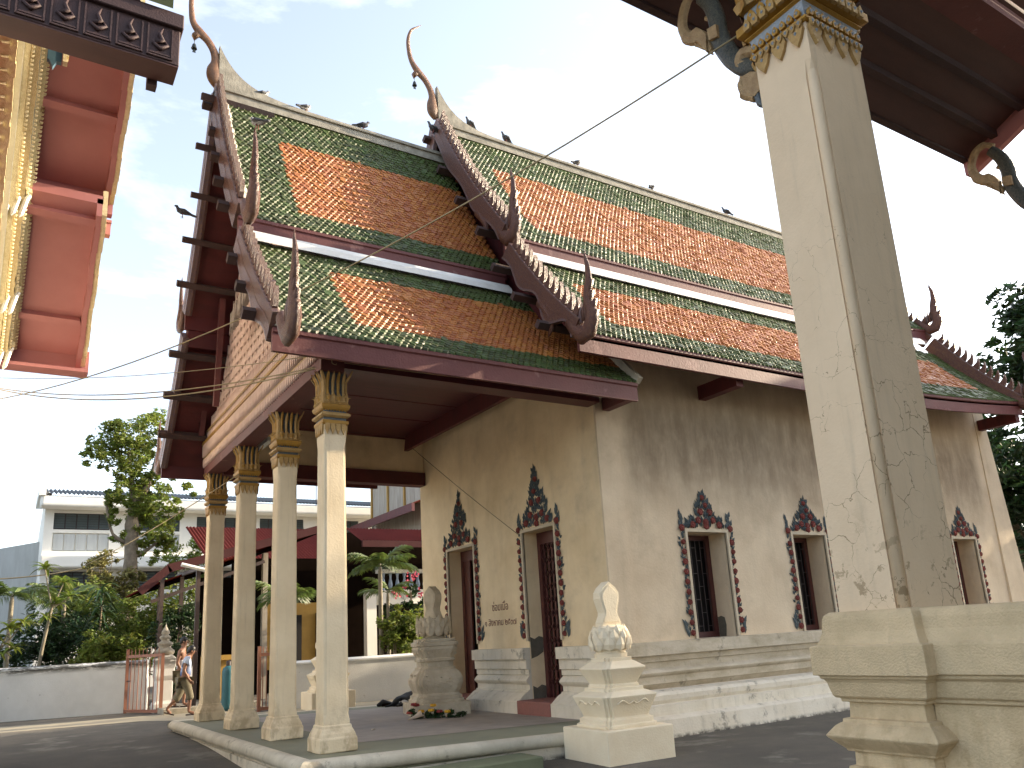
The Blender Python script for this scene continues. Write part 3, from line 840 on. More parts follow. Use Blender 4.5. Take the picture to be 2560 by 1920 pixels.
# gable panel of the main hall above the porch roof
b = MB()
poly = [(y, z - .14) for y, z in M_U] + [(2 * AX - y, z - .14) for y, z in reversed(M_U)]
b.prism(poly, YZ(7.62), 0, .1, darkred)
b.prism([(10.2, 5.9), (10.9, 8.4), (2 * AX - 10.9, 8.4), (2 * AX - 10.2, 5.9)], YZ(7.60), 0, .1, darkred)
b.build('gable_panel', temple)
b = MB()
poly = [(y, z - .14) for y, z in M_U] + [(2 * AX - y, z - .14) for y, z in reversed(M_U)]
b.prism(poly, YZ(19.7), 0, .1, plaster)
b.prism([(10.1, 5.4), (10.9, 8.4), (2 * AX - 10.9, 8.4), (2 * AX - 10.1, 5.4)], YZ(19.72), 0, .1, plaster); b.build('gable_panel', temple)

# porch pediment: recessed field, wavy flame relief, cornice bands
XPED = 3.42
b = MB()
poly = [(9.72, 5.45), (9.86, 5.72)] + [(y + .10, z - .24) for y, z in reversed(P_L[1:7])] + [(y + .05, z - .16) for y, z in reversed(P_U)] + \
       [(2 * AX - y - .05, z - .16) for y, z in P_U] + [(2 * AX - y - .10, z - .24) for y, z in P_L[1:7]] + [(2 * AX - 9.86, 5.72), (2 * AX - 9.72, 5.45)]
b.prism(poly, YZ(XPED), 0, .12, pedback)
pedi = b.build('pediment', temple)
def roof_half(z):
    """half width of the pediment at height z"""
    for prof in (P_L, P_U):
        for a, c in zip(prof, prof[1:]):
            if c[1] - .16 <= z <= a[1] - .16:
                t = (a[1] - .16 - z) / (a[1] - c[1]); return AX - (a[0] + (c[0] - a[0]) * t) - .17
    return 2.0
b = MB()
row = 0; z = 6.28
while z < 10.9:
    hw = min(roof_half(z + .1), 3.5); n = int(hw * 2 / 0.118)
    for k in range(n):
        y = AX - hw + (k + 0.5 + (0.5 if row % 2 else 0)) * 0.118
        if abs(y - AX) > hw - .05: continue
        s1 = 1 if k % 2 else -1
        j = random.uniform(-.006, .006)
        b.prism([(y - .05 + j, z - .012), (y + .036, z - .03), (y + .057, z + .05), (y + .036 + .012 * s1, z + .12), (y + .05 * s1, z + .205), (y - .03 + .012 * s1, z + .14), (y - .056, z + .075)], YZ(XPED), -.055, 0, pedim)
    row += 1; z += 0.20
b.build('flame_relief', pedi, kind='stuff')
y0, y1 = 9.70, 2 * AX - 9.70
for zz0, zz1, pr_, mt in ((5.50, 5.54, .12, palegilt), (5.80, 5.85, .17, ochre), (5.85, 5.99, .10, pedim), (6.02, 6.06, .14, palegilt), (5.54, 5.80, .08, pedback)):
    inn = max(0, (zz1 - 5.75) * .85); b = MB(); b.box(XPED - pr_, XPED + .02, y0 - pr_ * .4 + inn, y1 + pr_ * .4 - inn, zz0, zz1, mt); b.build('cornice_band', pedi)
b = MB(); k = 0
y = y0 + .04
while y < y1:
    b.prism([(y - .04, 5.80), (y + .04, 5.80), (y + .036, 5.66), (y, 5.545), (y - .036, 5.66)], YZ(XPED), -.15, -.08, pedim)
    if 9.98 < y < 2 * AX - 9.98: b.prism([(y - .034, 5.85), (y + .034, 5.85), (y + .03, 5.95), (y + .012, 6.02), (y - .03, 5.95)], YZ(XPED), -.135, -.10, pedim)
    if 10.2 < y < 2 * AX - 10.2: b.prism([(y - .038, 6.06), (y + .038, 6.06), (y + .03, 6.18), (y + .02, 6.30), (y - .03, 6.16)], YZ(XPED), -.11, -.02, pedim)
    y += 0.094
b.build('leaf_frieze', pedi, kind='stuff')
b = MB(); y = y0 - .05                       # hanging fringe under the cornice and its short return
while y < y1:
    b.prism([(y - .04, 5.50), (y + .04, 5.50), (y + .03, 5.40), (y, 5.33), (y - .03, 5.40)], YZ(XPED), -.13, -.08, pedim); y += 0.094
for i in range(5):
    x = XPED + .02 + i * .1
    b.prism([(x - .04, 5.62), (x + .04, 5.62), (x + .03, 5.5), (x, 5.40), (x - .03, 5.5)], XZ(y0 - .06), -.03, .03, pedim)
b.build('hanging_fringe', pedi, kind='stuff')
b = MB(); b.box(XPED - .10, XPED + .22, y0 - .02, y1 + .02, 5.17, 5.50, fasciared); b.build('porch_beam', temple)
# slender posts standing in front of the pediment on its far slope
for (ya, za, yb, zb) in ((15.3, 6.2, 15.0, 8.3), (16.6, 5.95, 15.6, 8.0)):
    b = MB(); b.beam((XPED - .25, ya, za), (XPED - .25, yb, zb), .10, .10, fasciared, up=(1, 0, 0)); b.build('prop_post', temple)
b = MB()                                     # frayed carved wing hanging at the upper gable step
for k in range(34):
    y = 11.42 + k * .06; zt = 7.66 - k * .009
    b.prism([(y, zt), (y + .07, zt), (y + .085 + random.uniform(-.01, .02), zt - .30 + random.uniform(-.12, .05)), (y + .02, zt - .26)], YZ(2.98), random.uniform(-.02, .02), .06, palegrey)
b.build('carved_wing', temple, kind='stuff')

# porch ceiling, beams, lintel to the far columns
b = MB(); b.box(3.6, 8.12, 10.2, 16.5, 6.24, 6.30, ceilred)
b.build('porch_ceiling', temple)
b = MB()
b.box(3.55, 8.12, 9.84, 10.16, 5.28, 5.62, ceilred); b.box(3.6, 8.12, 10.0, 10.2, 5.62, 6.24, ceilred)
b.box(3.66, 3.9, 10.2, 16.5, 5.5, 6.24, ceilred); b.build('side_beam', temple)
b = MB(); b.add([(3.0, 9.33, 5.3), (8.3, 9.33, 5.3), (8.3, 9.86, 5.60), (3.0, 9.86, 5.60)], [(0, 1, 2, 3)], darkred); b.build('eave_soffit', temple)
b = MB(); b.box(3.7, 8.13, 16.50, 16.66, 5.42, 6.24, litplaster); b.build('lintel_wall', temple)
b = MB(); b.box(3.6, 8.13, 16.42, 16.70, 5.12, 5.42, darkred); b.build('lintel_beam', temple)
for y in (11.4, 12.6, 13.8, 15.0):
    b = MB(); b.box(3.7, 8.1, y - .006, y + .006, 6.228, 6.24, darkred); b.build('ceiling_batten', temple)

# porch columns
def leaf_strip(b, px, py, ox, oy, z0, z1, wd, mt, fl=0.055):
    """an upright acanthus leaf: px,py at the core face, ox,oy outward"""
    sx, sy = -oy, ox
    P = [(0.0, 0.02, .9), (0.2, 0.035, 1.0), (0.42, 0.012, .8), (0.68, 0.016, .95), (0.86, fl, .85), (1.0, fl + .03, .08)]
    vs_ = []
    for t, o, wv in P:
        z = z0 + (z1 - z0) * t
        for k in (-1, 0, 1):
            oo = o + (0.016 if k == 0 else 0)
            vs_.append((px + ox * oo + sx * wd / 2 * wv * k, py + oy * oo + sy * wd / 2 * wv * k, z))
    n = len(P)
    b.add(vs_, [(i * 3 + k, i * 3 + k + 1, i * 3 + k + 4, i * 3 + k + 3) for i in range(n - 1) for k in (0, 1)], mt)
def teeth(b, cx, cy_, half, z0, z1, n, mt, th=0.03, up=False):
    wd = 2 * half / n
    for (ox, oy) in ((1, 0), (-1, 0), (0, 1), (0, -1)):
        sx, sy = -oy, ox
        for k in range(n):
            c = -half + wd * (k + .5)
            def f(u, v, d): return (cx + ox * (half + d) + sx * u, cy_ + oy * (half + d) + sy * u, v)
            zz = z1
            b.prism([(c - wd * .46, z0), (c + wd * .46, z0), (c + wd * .40, z0 + (zz - z0) * .5), (c, zz), (c - wd * .40, z0 + (zz - z0) * .5)], f, 0, th, mt)
def porch_column(y, zf=0.385):
    cx = 3.55
    b = MB()
    hb, ht = 0.163, 0.148
    def ring(h, z, ch):
        return [(h, h - ch, z), (h - ch * .15, h - ch * .72, z), (h - ch * .72, h - ch * .15, z), (h - ch, h, z)]
    lv = []
    for z, h, ch in ((zf + .30, hb, .002), (zf + .34, hb, .002), (zf + .42, hb - .001, .035), (3.6, ht + .003, .035), (4.15, ht, .035), (4.27, ht, .002), (4.48, ht, .002)):
        p = ring(h, z, ch); q = []
        q += p; q += [(-a, c, d_) for a, c, d_ in reversed(p)]; q += [(-a, -c, d_) for a, c, d_ in p]; q += [(a, -c, d_) for a, c, d_ in reversed(p)]
        lv.append([(cx + a, y + c, d_) for a, c, d_ in q])
    n = len(lv[0])
    b.add([p for l in lv for p in l], [(i * n + k, i * n + (k + 1) % n, (i + 1) * n + (k + 1) % n, (i + 1) * n + k) for i in range(len(lv) - 1) for k in range(n)], colcream)
    # bead down each chamfered corner
    for sx in (-1, 1):
        for sy in (-1, 1):
            b.tube([(cx + sx * (hb - .018), y + sy * (hb - .018), zf + .44), (cx + sx * (ht - .018), y + sy * (ht - .018), 4.13)], .012, 6, colcream)
    col = b.build('column', temple)
    b = MB(); b.stack(cx, y, [(.236, .236, zf - .01), (.236, .236, zf + .15), (.224, .224, zf + .165), (.216, .216, zf + .20), (.185, .185, zf + .265), (.182, .182, zf + .30), (.15, .15, zf + .302)], colcream)
    bevel(b.build('column_base', col), .01)
    b = MB(); h = ht
    teeth(b, cx, y, h - .002, 4.47, 4.32, 4, palegilt, .028)
    b.stack(cx, y, [(h + .01, h + .01, 4.45), (h + .03, h + .03, 4.47), (h + .03, h + .03, 4.51)], ochre)
    b.stack(cx, y, [(h + .005, h + .005, 4.51), (h + .005, h + .005, 4.55)], slate)
    b.stack(cx, y, [(h + .02, h + .02, 4.55), (h + .05, h + .05, 4.575), (h + .05, h + .05, 4.60), (h + .025, h + .025, 4.62)], palegilt)
    b.stack(cx, y, [(h + .005, h + .005, 4.62), (h + .005, h + .005, 4.67)], slate)
    teeth(b, cx, y, h + .006, 4.668, 4.64, 8, ochre, .015)
    b.stack(cx, y, [(h + .03, h + .03, 4.66), (h + .045, h + .045, 4.69), (h + .05, h + .05, 4.725), (h + .02, h + .02, 4.74)], ochre)
    b.stack(cx, y, [(h + .012, h + .012, 4.74), (h - .01, h - .01, 4.92), (h + .0, h + .0, 5.06), (h + .02, h + .02, 5.17)], slate)
    band = b.build('capital', col)
    b = MB()
    for (ox, oy) in ((1, 0), (-1, 0), (0, 1), (0, -1)):
        for k in range(4):
            c = -h + 2 * h * (k + .5) / 4 + 0.0
            px, py = cx + ox * h + (-oy) * c, y + oy * h + ox * c
            leaf_strip(b, px, py, ox, oy, 4.735, 5.20 - (0.02 if k % 2 else 0), .048, palegilt if k % 2 else ochre)
            leaf_strip(b, px, py, ox * 1.25, oy * 1.25, 4.735, 4.86, .07, palegilt, .03)
    for sx in (-1, 1):
        for sy in (-1, 1):
            q = 0.7071
            leaf_strip(b, cx + sx * (h - .005), y + sy * (h - .005), sx * q, sy * q, 4.72, 5.21, .06, palegilt, .075)
    b.build('capital_leaves', col, fixn=False, kind='stuff')
for y in (9.94, 12.02, 14.34, 16.79): porch_column(y)

# platform
zpl = lambda x: 0.385 + (x - 2.95) * (0.27 - 0.385) / (7.85 - 2.95)
b = MB()
def plat_ring(x0, x1, y0, y1, dz):
    return [(x0, y0, zpl(x0) + dz), (x1, y0, zpl(x1) + dz), (x1, y1, zpl(x1) + dz), (x0, y1, zpl(x0) + dz)]
b.add(plat_ring(3.02, 8.2, 9.27, 17.3, -.3) + plat_ring(3.02, 8.2, 9.27, 17.3, 0), [(4, 5, 6, 7), (0, 1, 5, 4), (1, 2, 6, 5), (2, 3, 7, 6), (3, 0, 4, 7)], floorg)
plat = b.build('platform', temple)
b = MB(); b.add([(x, y, z) for x, y, z in plat_ring(4.15, 7.82, 10.55, 16.5, .004)], [(0, 1, 2, 3)], floort); b.build('tiled_floor', plat)
b = MB()
# rounded kerb along the front and the courtyard side, on a set-back riser
pf = [(0.0, -.155), (-.05, -.155), (-.095, -.135), (-.115, -.09), (-.11, -.04), (-.08, -.005), (-.03, .012), (0.03, .008), (0.06, 0.0)]
pts = []
def kerb(fn, n):
    vs_ = []; 
    for i in range(n + 1): vs_ += [fn(i / n, p, z) for p, z in pf]
    m_ = len(pf)
    b.add(vs_, [(i * m_ + k, i * m_ + k + 1, (i + 1) * m_ + k + 1, (i + 1) * m_ + k) for i in range(n) for k in range(m_ - 1)], curbm)
kerb(lambda t, p, z: (3.02 + p, 9.27 + p + (17.3 - 9.27 - p) * t, zpl(3.02) + z), 8)
kerb(lambda t, p, z: (3.02 + p + (8.2 - 3.02 - p) * t, 9.27 + p, zpl(3.02 + 5.18 * t) + z), 8)
kerb(lambda t, p, z: (3.02 + p + (8.2 - 3.02 - p) * t, 17.3 - p, zpl(3.02 + 5.18 * t) + z), 4)
b.build('rounded_kerb', plat, smooth=True)
b = MB()
b.box(2.985, 3.05, 9.235, 17.33, 0.0, .25, white); b.box(3.05, 7.9, 9.235, 9.30, -0.02, .16, white); b.box(2.955, 3.0, 9.2, 17.35, 0.0, .2, white); b.build('platform_riser', plat)

# hall walls
b = MB()
DOORS = [(11.42, 12.44, 0.28, 3.46), (14.32, 15.45, 0.28, 3.46)]
b.wall(lambda u, v, dd: (8.15 + dd, u, v), 10.06, 16.75, 0.0, 6.9, 0.62, DOORS, litplaster)
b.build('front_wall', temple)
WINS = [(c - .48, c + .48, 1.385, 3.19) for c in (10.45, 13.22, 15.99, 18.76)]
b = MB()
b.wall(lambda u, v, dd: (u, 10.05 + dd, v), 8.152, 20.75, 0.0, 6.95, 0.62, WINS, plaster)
b.build('side_wall', temple)
b = MB()                                       # battered end pier and the hidden walls
b.add([(20.3, 10.045, 6.94), (20.72, 10.045, 6.94), (21.35, 9.98, 0), (20.3, 9.98, 0), (20.3, 10.7, 6.94), (20.72, 10.7, 6.94), (21.35, 10.7, 0), (20.3, 10.7, 0)],
      [(0, 1, 2, 3), (1, 5, 6, 2), (4, 5, 6, 7), (0, 4, 7, 3), (0, 1, 5, 4)], plaster)
b.build('corner_pier', temple)
b = MB(); b.box(8.20, 20.9, 16.13, 16.75, 0, 7.3, plaster); b.box(20.2, 20.72, 10.67, 16.13, 0, 7.3, plaster); b.build('rear_wall', temple)
b = MB(); b.box(8.153, 8.62, 10.05 - .03, 10.9, 1.387, 5.9, plaster); b.build('corner_pilaster', temple)
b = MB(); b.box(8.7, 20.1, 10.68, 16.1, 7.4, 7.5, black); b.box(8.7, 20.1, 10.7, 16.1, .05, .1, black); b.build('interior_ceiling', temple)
# plinth mouldings
PF = [(0, 1.385), (.16, 1.38), (.16, 1.19), (.10, 1.185), (.10, 1.02), (.06, 1.01), (.06, .92), (.03, .91), (.09, .86), (.125, .82), (.11, .79), (.05, .74), (.05, .66), (.09, .65), (.09, .63), (.16, .60), (.30, .49), (.33, .475), (.33, .24), (0, .24)]
for a, c in ((9.99, 11.42), (12.44, 14.32), (15.45, 16.8)):
    b = MB(); b.sweep(PF, lambda u, p, z: (8.15 - p, u, z), a, c, white); b.build('plinth', temple)
PS = [(0, 1.385), (.20, 1.38), (.20, 1.18), (.12, 1.17), (.12, 1.08), (.08, 1.07), (.08, .98), (.15, .94), (.17, .91), (.15, .88), (.10, .85), (.10, .74), (.06, .73), (.06, .655), (.30, .65), (.40, .635), (.445, .59), (.44, .52), (.41, .47), (.50, .455), (.50, .31), (.61, .285), (.64, .26), (.66, -.02), (0, -.02)]
b = MB(); b.sweep(PS[:13] + [(0, .655)], lambda u, p, z: (u, 10.05 - p, z), 7.82, 20.9, plinthtan); b.build('plinth', temple)
b = MB(); b.sweep([(0, .652)] + PS[13:], lambda u, p, z: (u, 10.05 - p, z), 7.82, 20.9, white); b.build('plinth_base', temple)
for y0_, y1_ in ((11.40, 12.46), (14.30, 15.47)):
    b = MB(); b.box(7.80, 8.75, y0_ + .02, y1_ - .02, .2, .50, redstep); bevel(b.build('threshold_step', temple), .012)

# openings: frames, roses, leaves, grilles
rb = MB()
for k in range(6):
    a = k * PI / 3
    rb.tube([(math.cos(a) * .006, math.sin(a) * .006, .0), (math.cos(a) * .030, math.sin(a) * .030, .018), (math.cos(a) * .034, math.sin(a) * .034, .004)], [.016, .022, .012], 5, rosered)
rb.tube([(0, 0, 0), (0, 0, .026), (0, 0, .036)], [.028, .02, .008], 6, rosered)
rose = rb.mesh('rose')
def floral(f, fr, u0, u1, v0, v1, apex, name_parent):
    """frame + floral carving round an opening; f(u, v, out) -> world, fr = 3x3 frame (u, v, out)"""
    b = MB(); t_ = .055; o_ = .035
    for a, c, e, g_ in ((u0 - t_, u0, v0, v1 + t_), (u1, u1 + t_, v0, v1 + t_), (u0, u1, v1, v1 + t_)):
        pts8 = [f(a, e, -.02), f(c, e, -.02), f(c, g_, -.02), f(a, g_, -.02), f(a, e, o_), f(c, e, o_), f(c, g_, o_), f(a, g_, o_)]
        b.add(pts8, [(0, 3, 2, 1), (4, 5, 6, 7), (0, 1, 5, 4), (1, 2, 6, 5), (2, 3, 7, 6), (3, 0, 4, 7)], framecream)
    frame = b.build('opening_frame', name_parent)
    lv = MB()
    def leaf(u, v, ang, ln, wd, h=.03):
        ca, sa = math.cos(ang), math.sin(ang)
        P = [(0, 0, .004), (-wd, ln * .4, .012), (0, ln, .010), (wd, ln * .4, .012), (0, ln * .42, h)]
        lv.add([f(u + x * ca - y * sa, v + x * sa + y * ca, z) for x, y, z in P], [(0, 1, 4), (1, 2, 4), (2, 3, 4), (3, 0, 4), (0, 3, 2, 1)], leafblue)
    roses = []
    for sgn, ue in ((-1, u0 - t_ - .06), (1, u1 + t_ + .06)):
        n = int((v1 - v0) / .17)
        for k in range(n):
            v = v0 + .10 + k * .17
            roses.append((ue + random.uniform(-.008, .008), v, random.uniform(1.15, 1.45)))
            for q in range(5):
                leaf(ue + random.uniform(-.045, .045), v + .03 + q * .028, random.uniform(-1.3, 1.3), .095, .028)
        # corner spike and foot leaf
        for q in range(9):
            leaf(ue + random.uniform(-.03, .03), v1 + .02 + q * .03, random.uniform(-.5, .5), .15, .036)
        roses.append((ue, v1 + .07, 1.5))
        for q in range(6):
            leaf(ue + sgn * (.05 + random.uniform(0, .05)), v0 + .03 + q * .035, -sgn * random.uniform(.0, .7), .17, .04)
    cu = (u0 + u1) / 2; hw = (u1 - u0) / 2 + .12; H_ = apex - v1
    def halfw(t): return hw * ((1 - t) ** 1.35) * .86 + .02
    for k in range(int(150 * H_)):
        t = random.random() ** 1.5 * .97
        u = cu + random.uniform(-1, 1) * halfw(t)
        leaf(u, v1 + t_ + t * (H_ - .16) , random.uniform(-.7, .7) - (u - cu) * .6, .14, .032, .03 + random.random() * .02)
    for q in range(5): leaf(cu + random.uniform(-.012, .012), apex - .30 + q * .05, random.uniform(-.2, .2), .14, .022)
    for (uu, t) in ((-.55, .06), (.55, .06), (-.3, .16), (.3, .17), (0, .12), (-.18, .36), (.2, .36), (.04, .52), (-.06, .70), (0, .02)):
        roses.append((cu + uu * hw, v1 + t_ + .03 + t * H_, 1.6 if t < .5 else 1.25))
    lv.build('leaf_carving', frame, fixn=False, kind='stuff')
    for u, v, sc in roses:
        inst(rose, 'rose', frame, f(u, v, .015), fr @ Matrix.Rotation(random.random() * 6, 3, 'Z'), (sc, sc, 1.1))
    return frame
fW = lambda u, v, o: (u, 10.05 - o, v)
frW = Matrix(((1, 0, 0), (0, 0, 1), (0, -1, 0))).transposed()
fD = lambda u, v, o: (8.15 - o, u, v)
frD = Matrix(((0, 1, 0), (0, 0, 1), (-1, 0, 0))).transposed()
for i, (u0, u1, v0, v1) in enumerate(WINS):
    if i == 2: pass
    fr = floral(fW, frW, u0, u1, v0, v1, 3.95, temple)
    b = MB()
    yb = 10.05 + .44
    for x in (u0 + .03, u1 - .05): b.box(x - .05, x + .05, yb - .03, yb + .03, v0, v1, doorred)
    b.box(u0, u1, yb - .028, yb + .028, v1 - .09, v1 - .002, doorred); b.box(u0, u1, yb - .028, yb + .028, v0 + .002, v0 + .10, doorred)
    for k in range(7):
        x = u0 + .10 + k * .118; b.box(x - .006, x + .006, yb - .05, yb - .038, v0 + .1, v1 - .1, ironbar)
    for k in range(7):
        z = v0 + .2 + k * .23
        for q in range(0, 6):
            if (q + k) % 2: b.box(u0 + .10 + q * .118, u0 + .10 + (q + 1) * .118, yb - .05, yb - .038, z - .006, z + .006, ironbar)
    b.build('window_grille', temple)
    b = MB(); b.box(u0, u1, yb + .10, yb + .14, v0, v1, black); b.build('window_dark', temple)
    if i == 0:
        b = MB(); b.prism([(yb - .04, v0 + .003), (yb - .04, v0 + .34), (yb - .12, v0 + .36), (yb - .2, v0 + .33), (yb - .22, v0 + .2), (yb - .19, v0 + .003)], lambda u, v, d_: (u1 - .004 + d_, u, v), -.003, 0, repair); b.build('cement_patch', temple)
for i, (u0, u1, v0, v1) in enumerate(DOORS):
    fr = floral(fD, frD, u0, u1, 1.5, v1, 4.66 if i == 0 else 4.72, temple)
    xb = 8.15 + .34
    b = MB()
    for y in (u0 + .05, u1 - .05): b.box(xb - .04, xb + .04, y - .05, y + .05, .5, v1, doorred)
    b.box(xb - .039, xb + .039, u0, u1, v1 - .22, v1 - .003, doorred)
    door = b.build('door_frame', temple)
    if i == 0:
        b = MB()
        for k in range(13):
            y = u0 + .13 + k * .063; b.box(xb + .01 - (k % 2) * .03, xb + .03 - (k % 2) * .03, y - .017, y + .017, .5, v1 - .22, doorred)
        for k in range(11):
            z = .7 + k * .24
            for q in range(6):
                y = u0 + .13 + q * .126
                b.beam((xb - .035, y, z), (xb - .035, y + .126, z + .14), .008, .016, doorred, up=(1, 0, 0)); b.beam((xb - .035, y, z + .14), (xb - .035, y + .126, z), .008, .016, doorred, up=(1, 0, 0))
        b.build('folding_gate', door)
        b = MB(); b.box(xb - .07, xb - .04, u0 + .07, u0 + .15, 1.55, 1.85, ironbar); b.build('gate_lock', door)
    else:
        b = MB(); b.box(xb - .02, xb + .02, u0 + .78, u1 - .1, .5, v1 - .22, doorred); b.build('door_leaf', door)
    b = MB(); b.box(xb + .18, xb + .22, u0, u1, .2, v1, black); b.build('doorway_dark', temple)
for (y, z, w_, h_) in ((12.438, 1.55, .2, .36), (12.438, .70, .14, .3)):
    b = MB(); b.prism([(8.17, z - h_), (8.30, z - h_ * .9), (8.44, z - h_ * .7), (8.46, z), (8.36, z + .03), (8.26, z - .02), (8.17, z + .02)], lambda u, v, d_: (u, y + d_, v), -.003, 0, repair); b.build('cement_patch', temple)
# brackets under the long eave
for x in (10.75, 15.2, 20.5):
    b = MB(); zl = lift_main(x, .8); b.box(x - .09, x + .09, 9.12, 10.06, 5.66 + zl, 5.92 + zl, darkred); b.build('eave_bracket', temple)
# inscription
def lettering(txt, size, y_mid, z, sx=1.0):
    cu = bpy.data.curves.new('t', 'FONT'); cu.body = txt; cu.size = size; cu.align_x = 'CENTER'; cu.extrude = 0.002; cu.resolution_u = 3
    to = bpy.data.objects.new('t', cu); C.objects.link(to)
    dg = bpy.context.evaluated_depsgraph_get(); me = bpy.data.meshes.new_from_object(to.evaluated_get(dg))
    bpy.data.objects.remove(to); bpy.data.curves.remove(cu)
    me.materials.clear(); me.materials.append(textred); me.name = 'inscription'
    inst(me, 'inscription', temple, (8.1475, y_mid, z), Matrix(((0, -1, 0), (0, 0, 1), (-1, 0, 0))).transposed(), (sx, 1, 1))
lettering('ซ่อมเมื่อ', 0.21, 13.40, 2.10, .9)
lettering('๑ สิงหาคม ๒๕๓๗', 0.185, 13.42, 1.82, .93)
# lamps on the porch ceiling
for (x, y, dx, dy) in ((5.6, 11.3, .05, .35), (3.95, 14.9, .05, .6)):
    b = MB(); b.box(x - dx, x + dx, y - dy, y + dy, 6.17 if x > 5 else 5.35, 6.22 if x > 5 else 5.42, tubewhite)
    o = tag(b.build('ceiling_lamp', loc=(x, y, 6.2)), 'short white fluorescent batten on the dark red porch ceiling behind the nearest column' if x > 5 else 'long white fluorescent batten behind the carved capitals at the middle of the porch front', 'lamp', 'lamps under the porch roof')
# bells hung from the finial beaks
for (x, z, lab) in ((6.63, 13.40, 'small dark bell hanging from the finial beak of the taller rear gable'), (2.17, 12.56, 'small dark bell hanging from the finial beak of the front porch gable')):
    b = MB(); b.tube([(x, AX, z + .02), (x, AX, z - .09)], .006, 4, bronze)
    b.lathe(x, AX, [(.012, z - .08), (.03, z - .10), (.042, z - .15), (.055, z - .19), (.05, z - .195), (.01, z - .20)], 8, bronze)
    b.prism([(x - .03, z - .27), (x + .03, z - .27), (x + .02, z - .2), (x - .02, z - .2)], XZ(AX), -.003, .003, bronze)
    tag(b.build('bell', loc=(x, AX, z)), lab, 'bell', 'bells on the roof finials')

# ------------------------------------------------------------------ neighbouring hall (right): column, low wall, eave
side = thing('neighbouring_hall', 'tall hall at the right edge with cracked cream column, gilt capital and dark eave', 'hall', (6.3, 3.99, 0))
SX, SY = 6.30, 3.988
b = MB()
hx, hy = 0.40, 0.298
nc = 0.085
sec = [(hx, hy), (-hx, hy), (-hx, -hy + nc), (-hx + .02, -hy + nc), (-hx + .02, -hy + nc - .02), (-hx + nc - .02, -hy + .02), (-hx + nc, -hy + .02), (-hx + nc, -hy), (hx, -hy)]
secs = [(hx, hy), (-hx, hy), (-hx, -hy + nc), (-hx, -hy + nc - .02), (-hx, -hy + nc - .04), (-hx, -hy), (-hx + nc - .03, -hy), (-hx + nc, -hy), (hx, -hy)]
lv = [[(SX + x, SY + y, 1.63) for x, y in sec]] + [[(SX + x, SY + y, z) for x, y in sec] for z in (2.5, 3.5, 4.5, 5.6, 6.45)] + [[(SX + x, SY + y, z) for x, y in secs] for z in (6.62, 7.06)]
n = len(sec)
b.add([p for l in lv for p in l], [(i * n + k, i * n + (k + 1) % n, (i + 1) * n + (k + 1) % n, (i + 1) * n + k) for i in range(len(lv) - 1) for k in range(n)] + [tuple(range(n))], crackpl)
scol = b.build('column', side)
b = MB(); b.tube([(SX - hx + .048, SY - hy + .048, 1.63), (SX - hx + .048, SY - hy + .048, 6.35), (SX - hx + .05, SY - hy + .05, 6.5), (SX - hx + .06, SY - hy + .06, 6.6)], [.05, .05, .042, .006], 12, crackpl)
b.build('corner_bead', scol, smooth=True)
b = MB()
PED = [(.06, 1.64), (.072, 1.633), (.095, 1.615), (.108, 1.57), (.11, 1.54), (.115, 1.48), (.135, 1.42), (.15, 1.395), (.155, 1.38), (.19, 1.375), (.197, 1.365), (.199, 1.147), (.165, 1.143), (.161, 1.12), (.145, 1.115), (.128, 1.09), (.118, 1.04), (.105, .985), (.09, .968), (.064, .962), (.062, .935), (.02, .93), (.028, .812), (.07, .806), (.072, .778), (.09, .772), (.115, .755), (.145, .72), (.175, .682), (.165, .665), (.12, .62), (.075, .578), (.068, .56), (.03, .555), (.035, .452), (.073, .445), (.075, .42), (.12, .40), (.14, .3), (.2, .28), (.2, -.05)]
b.stack(SX, SY, [(hx + e, hy + e, z) for e, z in PED], pedpl)
bevel(b.build('pedestal', scol), .006, 2)
b = MB()
LW = [(-.30, 1.635), (.0, 1.633), (.025, 1.615), (.04, 1.57), (.045, 1.48), (.065, 1.42), (.08, 1.39), (.10, 1.375), (.105, 1.36), (.105, 1.15), (.075, 1.145), (.07, 1.12), (.04, 1.10), (.025, 1.03), (.01, .98), (-.015, .965), (-.018, .94), (-.05, .93), (-.055, .30), (.1, .28), (.1, -.05), (-.30, -.05)]
b.sweep(LW, lambda u, p, z: (5.94 - p, u, z), -9.0, 3.66, pedpl); bevel(b.build('low_wall', side), .006, 2)
# capital
b = MB()
def rteeth(z0, z1, wd, out, mt, th=.035, up=False):
    for (ox, oy, hn, hs) in ((1, 0, hx, hy), (-1, 0, hx, hy), (0, 1, hy, hx), (0, -1, hy, hx)):
        n = max(2, round(2 * hs / wd)); ww = 2 * hs / n
        for k in range(n):
            c = -hs + ww * (k + .5)
            f = lambda u, v, d_: (SX + ox * (hn + out + d_) - oy * u, SY + oy * (hn + out + d_) + ox * u, v)
            b.prism([(c - ww * .30, z0), (c + ww * .30, z0), (c + ww * .42, z0 + (z1 - z0) * .35), (c + ww * .25, z0 + (z1 - z0) * .7), (c, z1), (c - ww * .25, z0 + (z1 - z0) * .7), (c - ww * .42, z0 + (z1 - z0) * .35)], f, 0, th, mt)
            cc = f(c, z0 + (z1 - z0) * .42, th); 
            b.lathe(cc[0], cc[1], [(.004, cc[2] - .02), (.018, cc[2]), (.004, cc[2] + .02)], 6, bluepanel)
rteeth(7.02, 6.78, .20, .0, palegilt); rteeth(7.02, 6.94, .075, .035, palegilt, .02)
def ledge(z0, z1, out, mt): b.stack(SX, SY, [(hx + .01, hy + .01, z0), (hx + out, hy + out, z0 + .02), (hx + out, hy + out, z1 - .02), (hx + .02, hy + .02, z1)], mt)
ledge(7.0, 7.06, .035, ochre); ledge(7.06, 7.22, .012, bluepanel); rteeth(7.06, 7.15, .09, .02, ochre, .03)
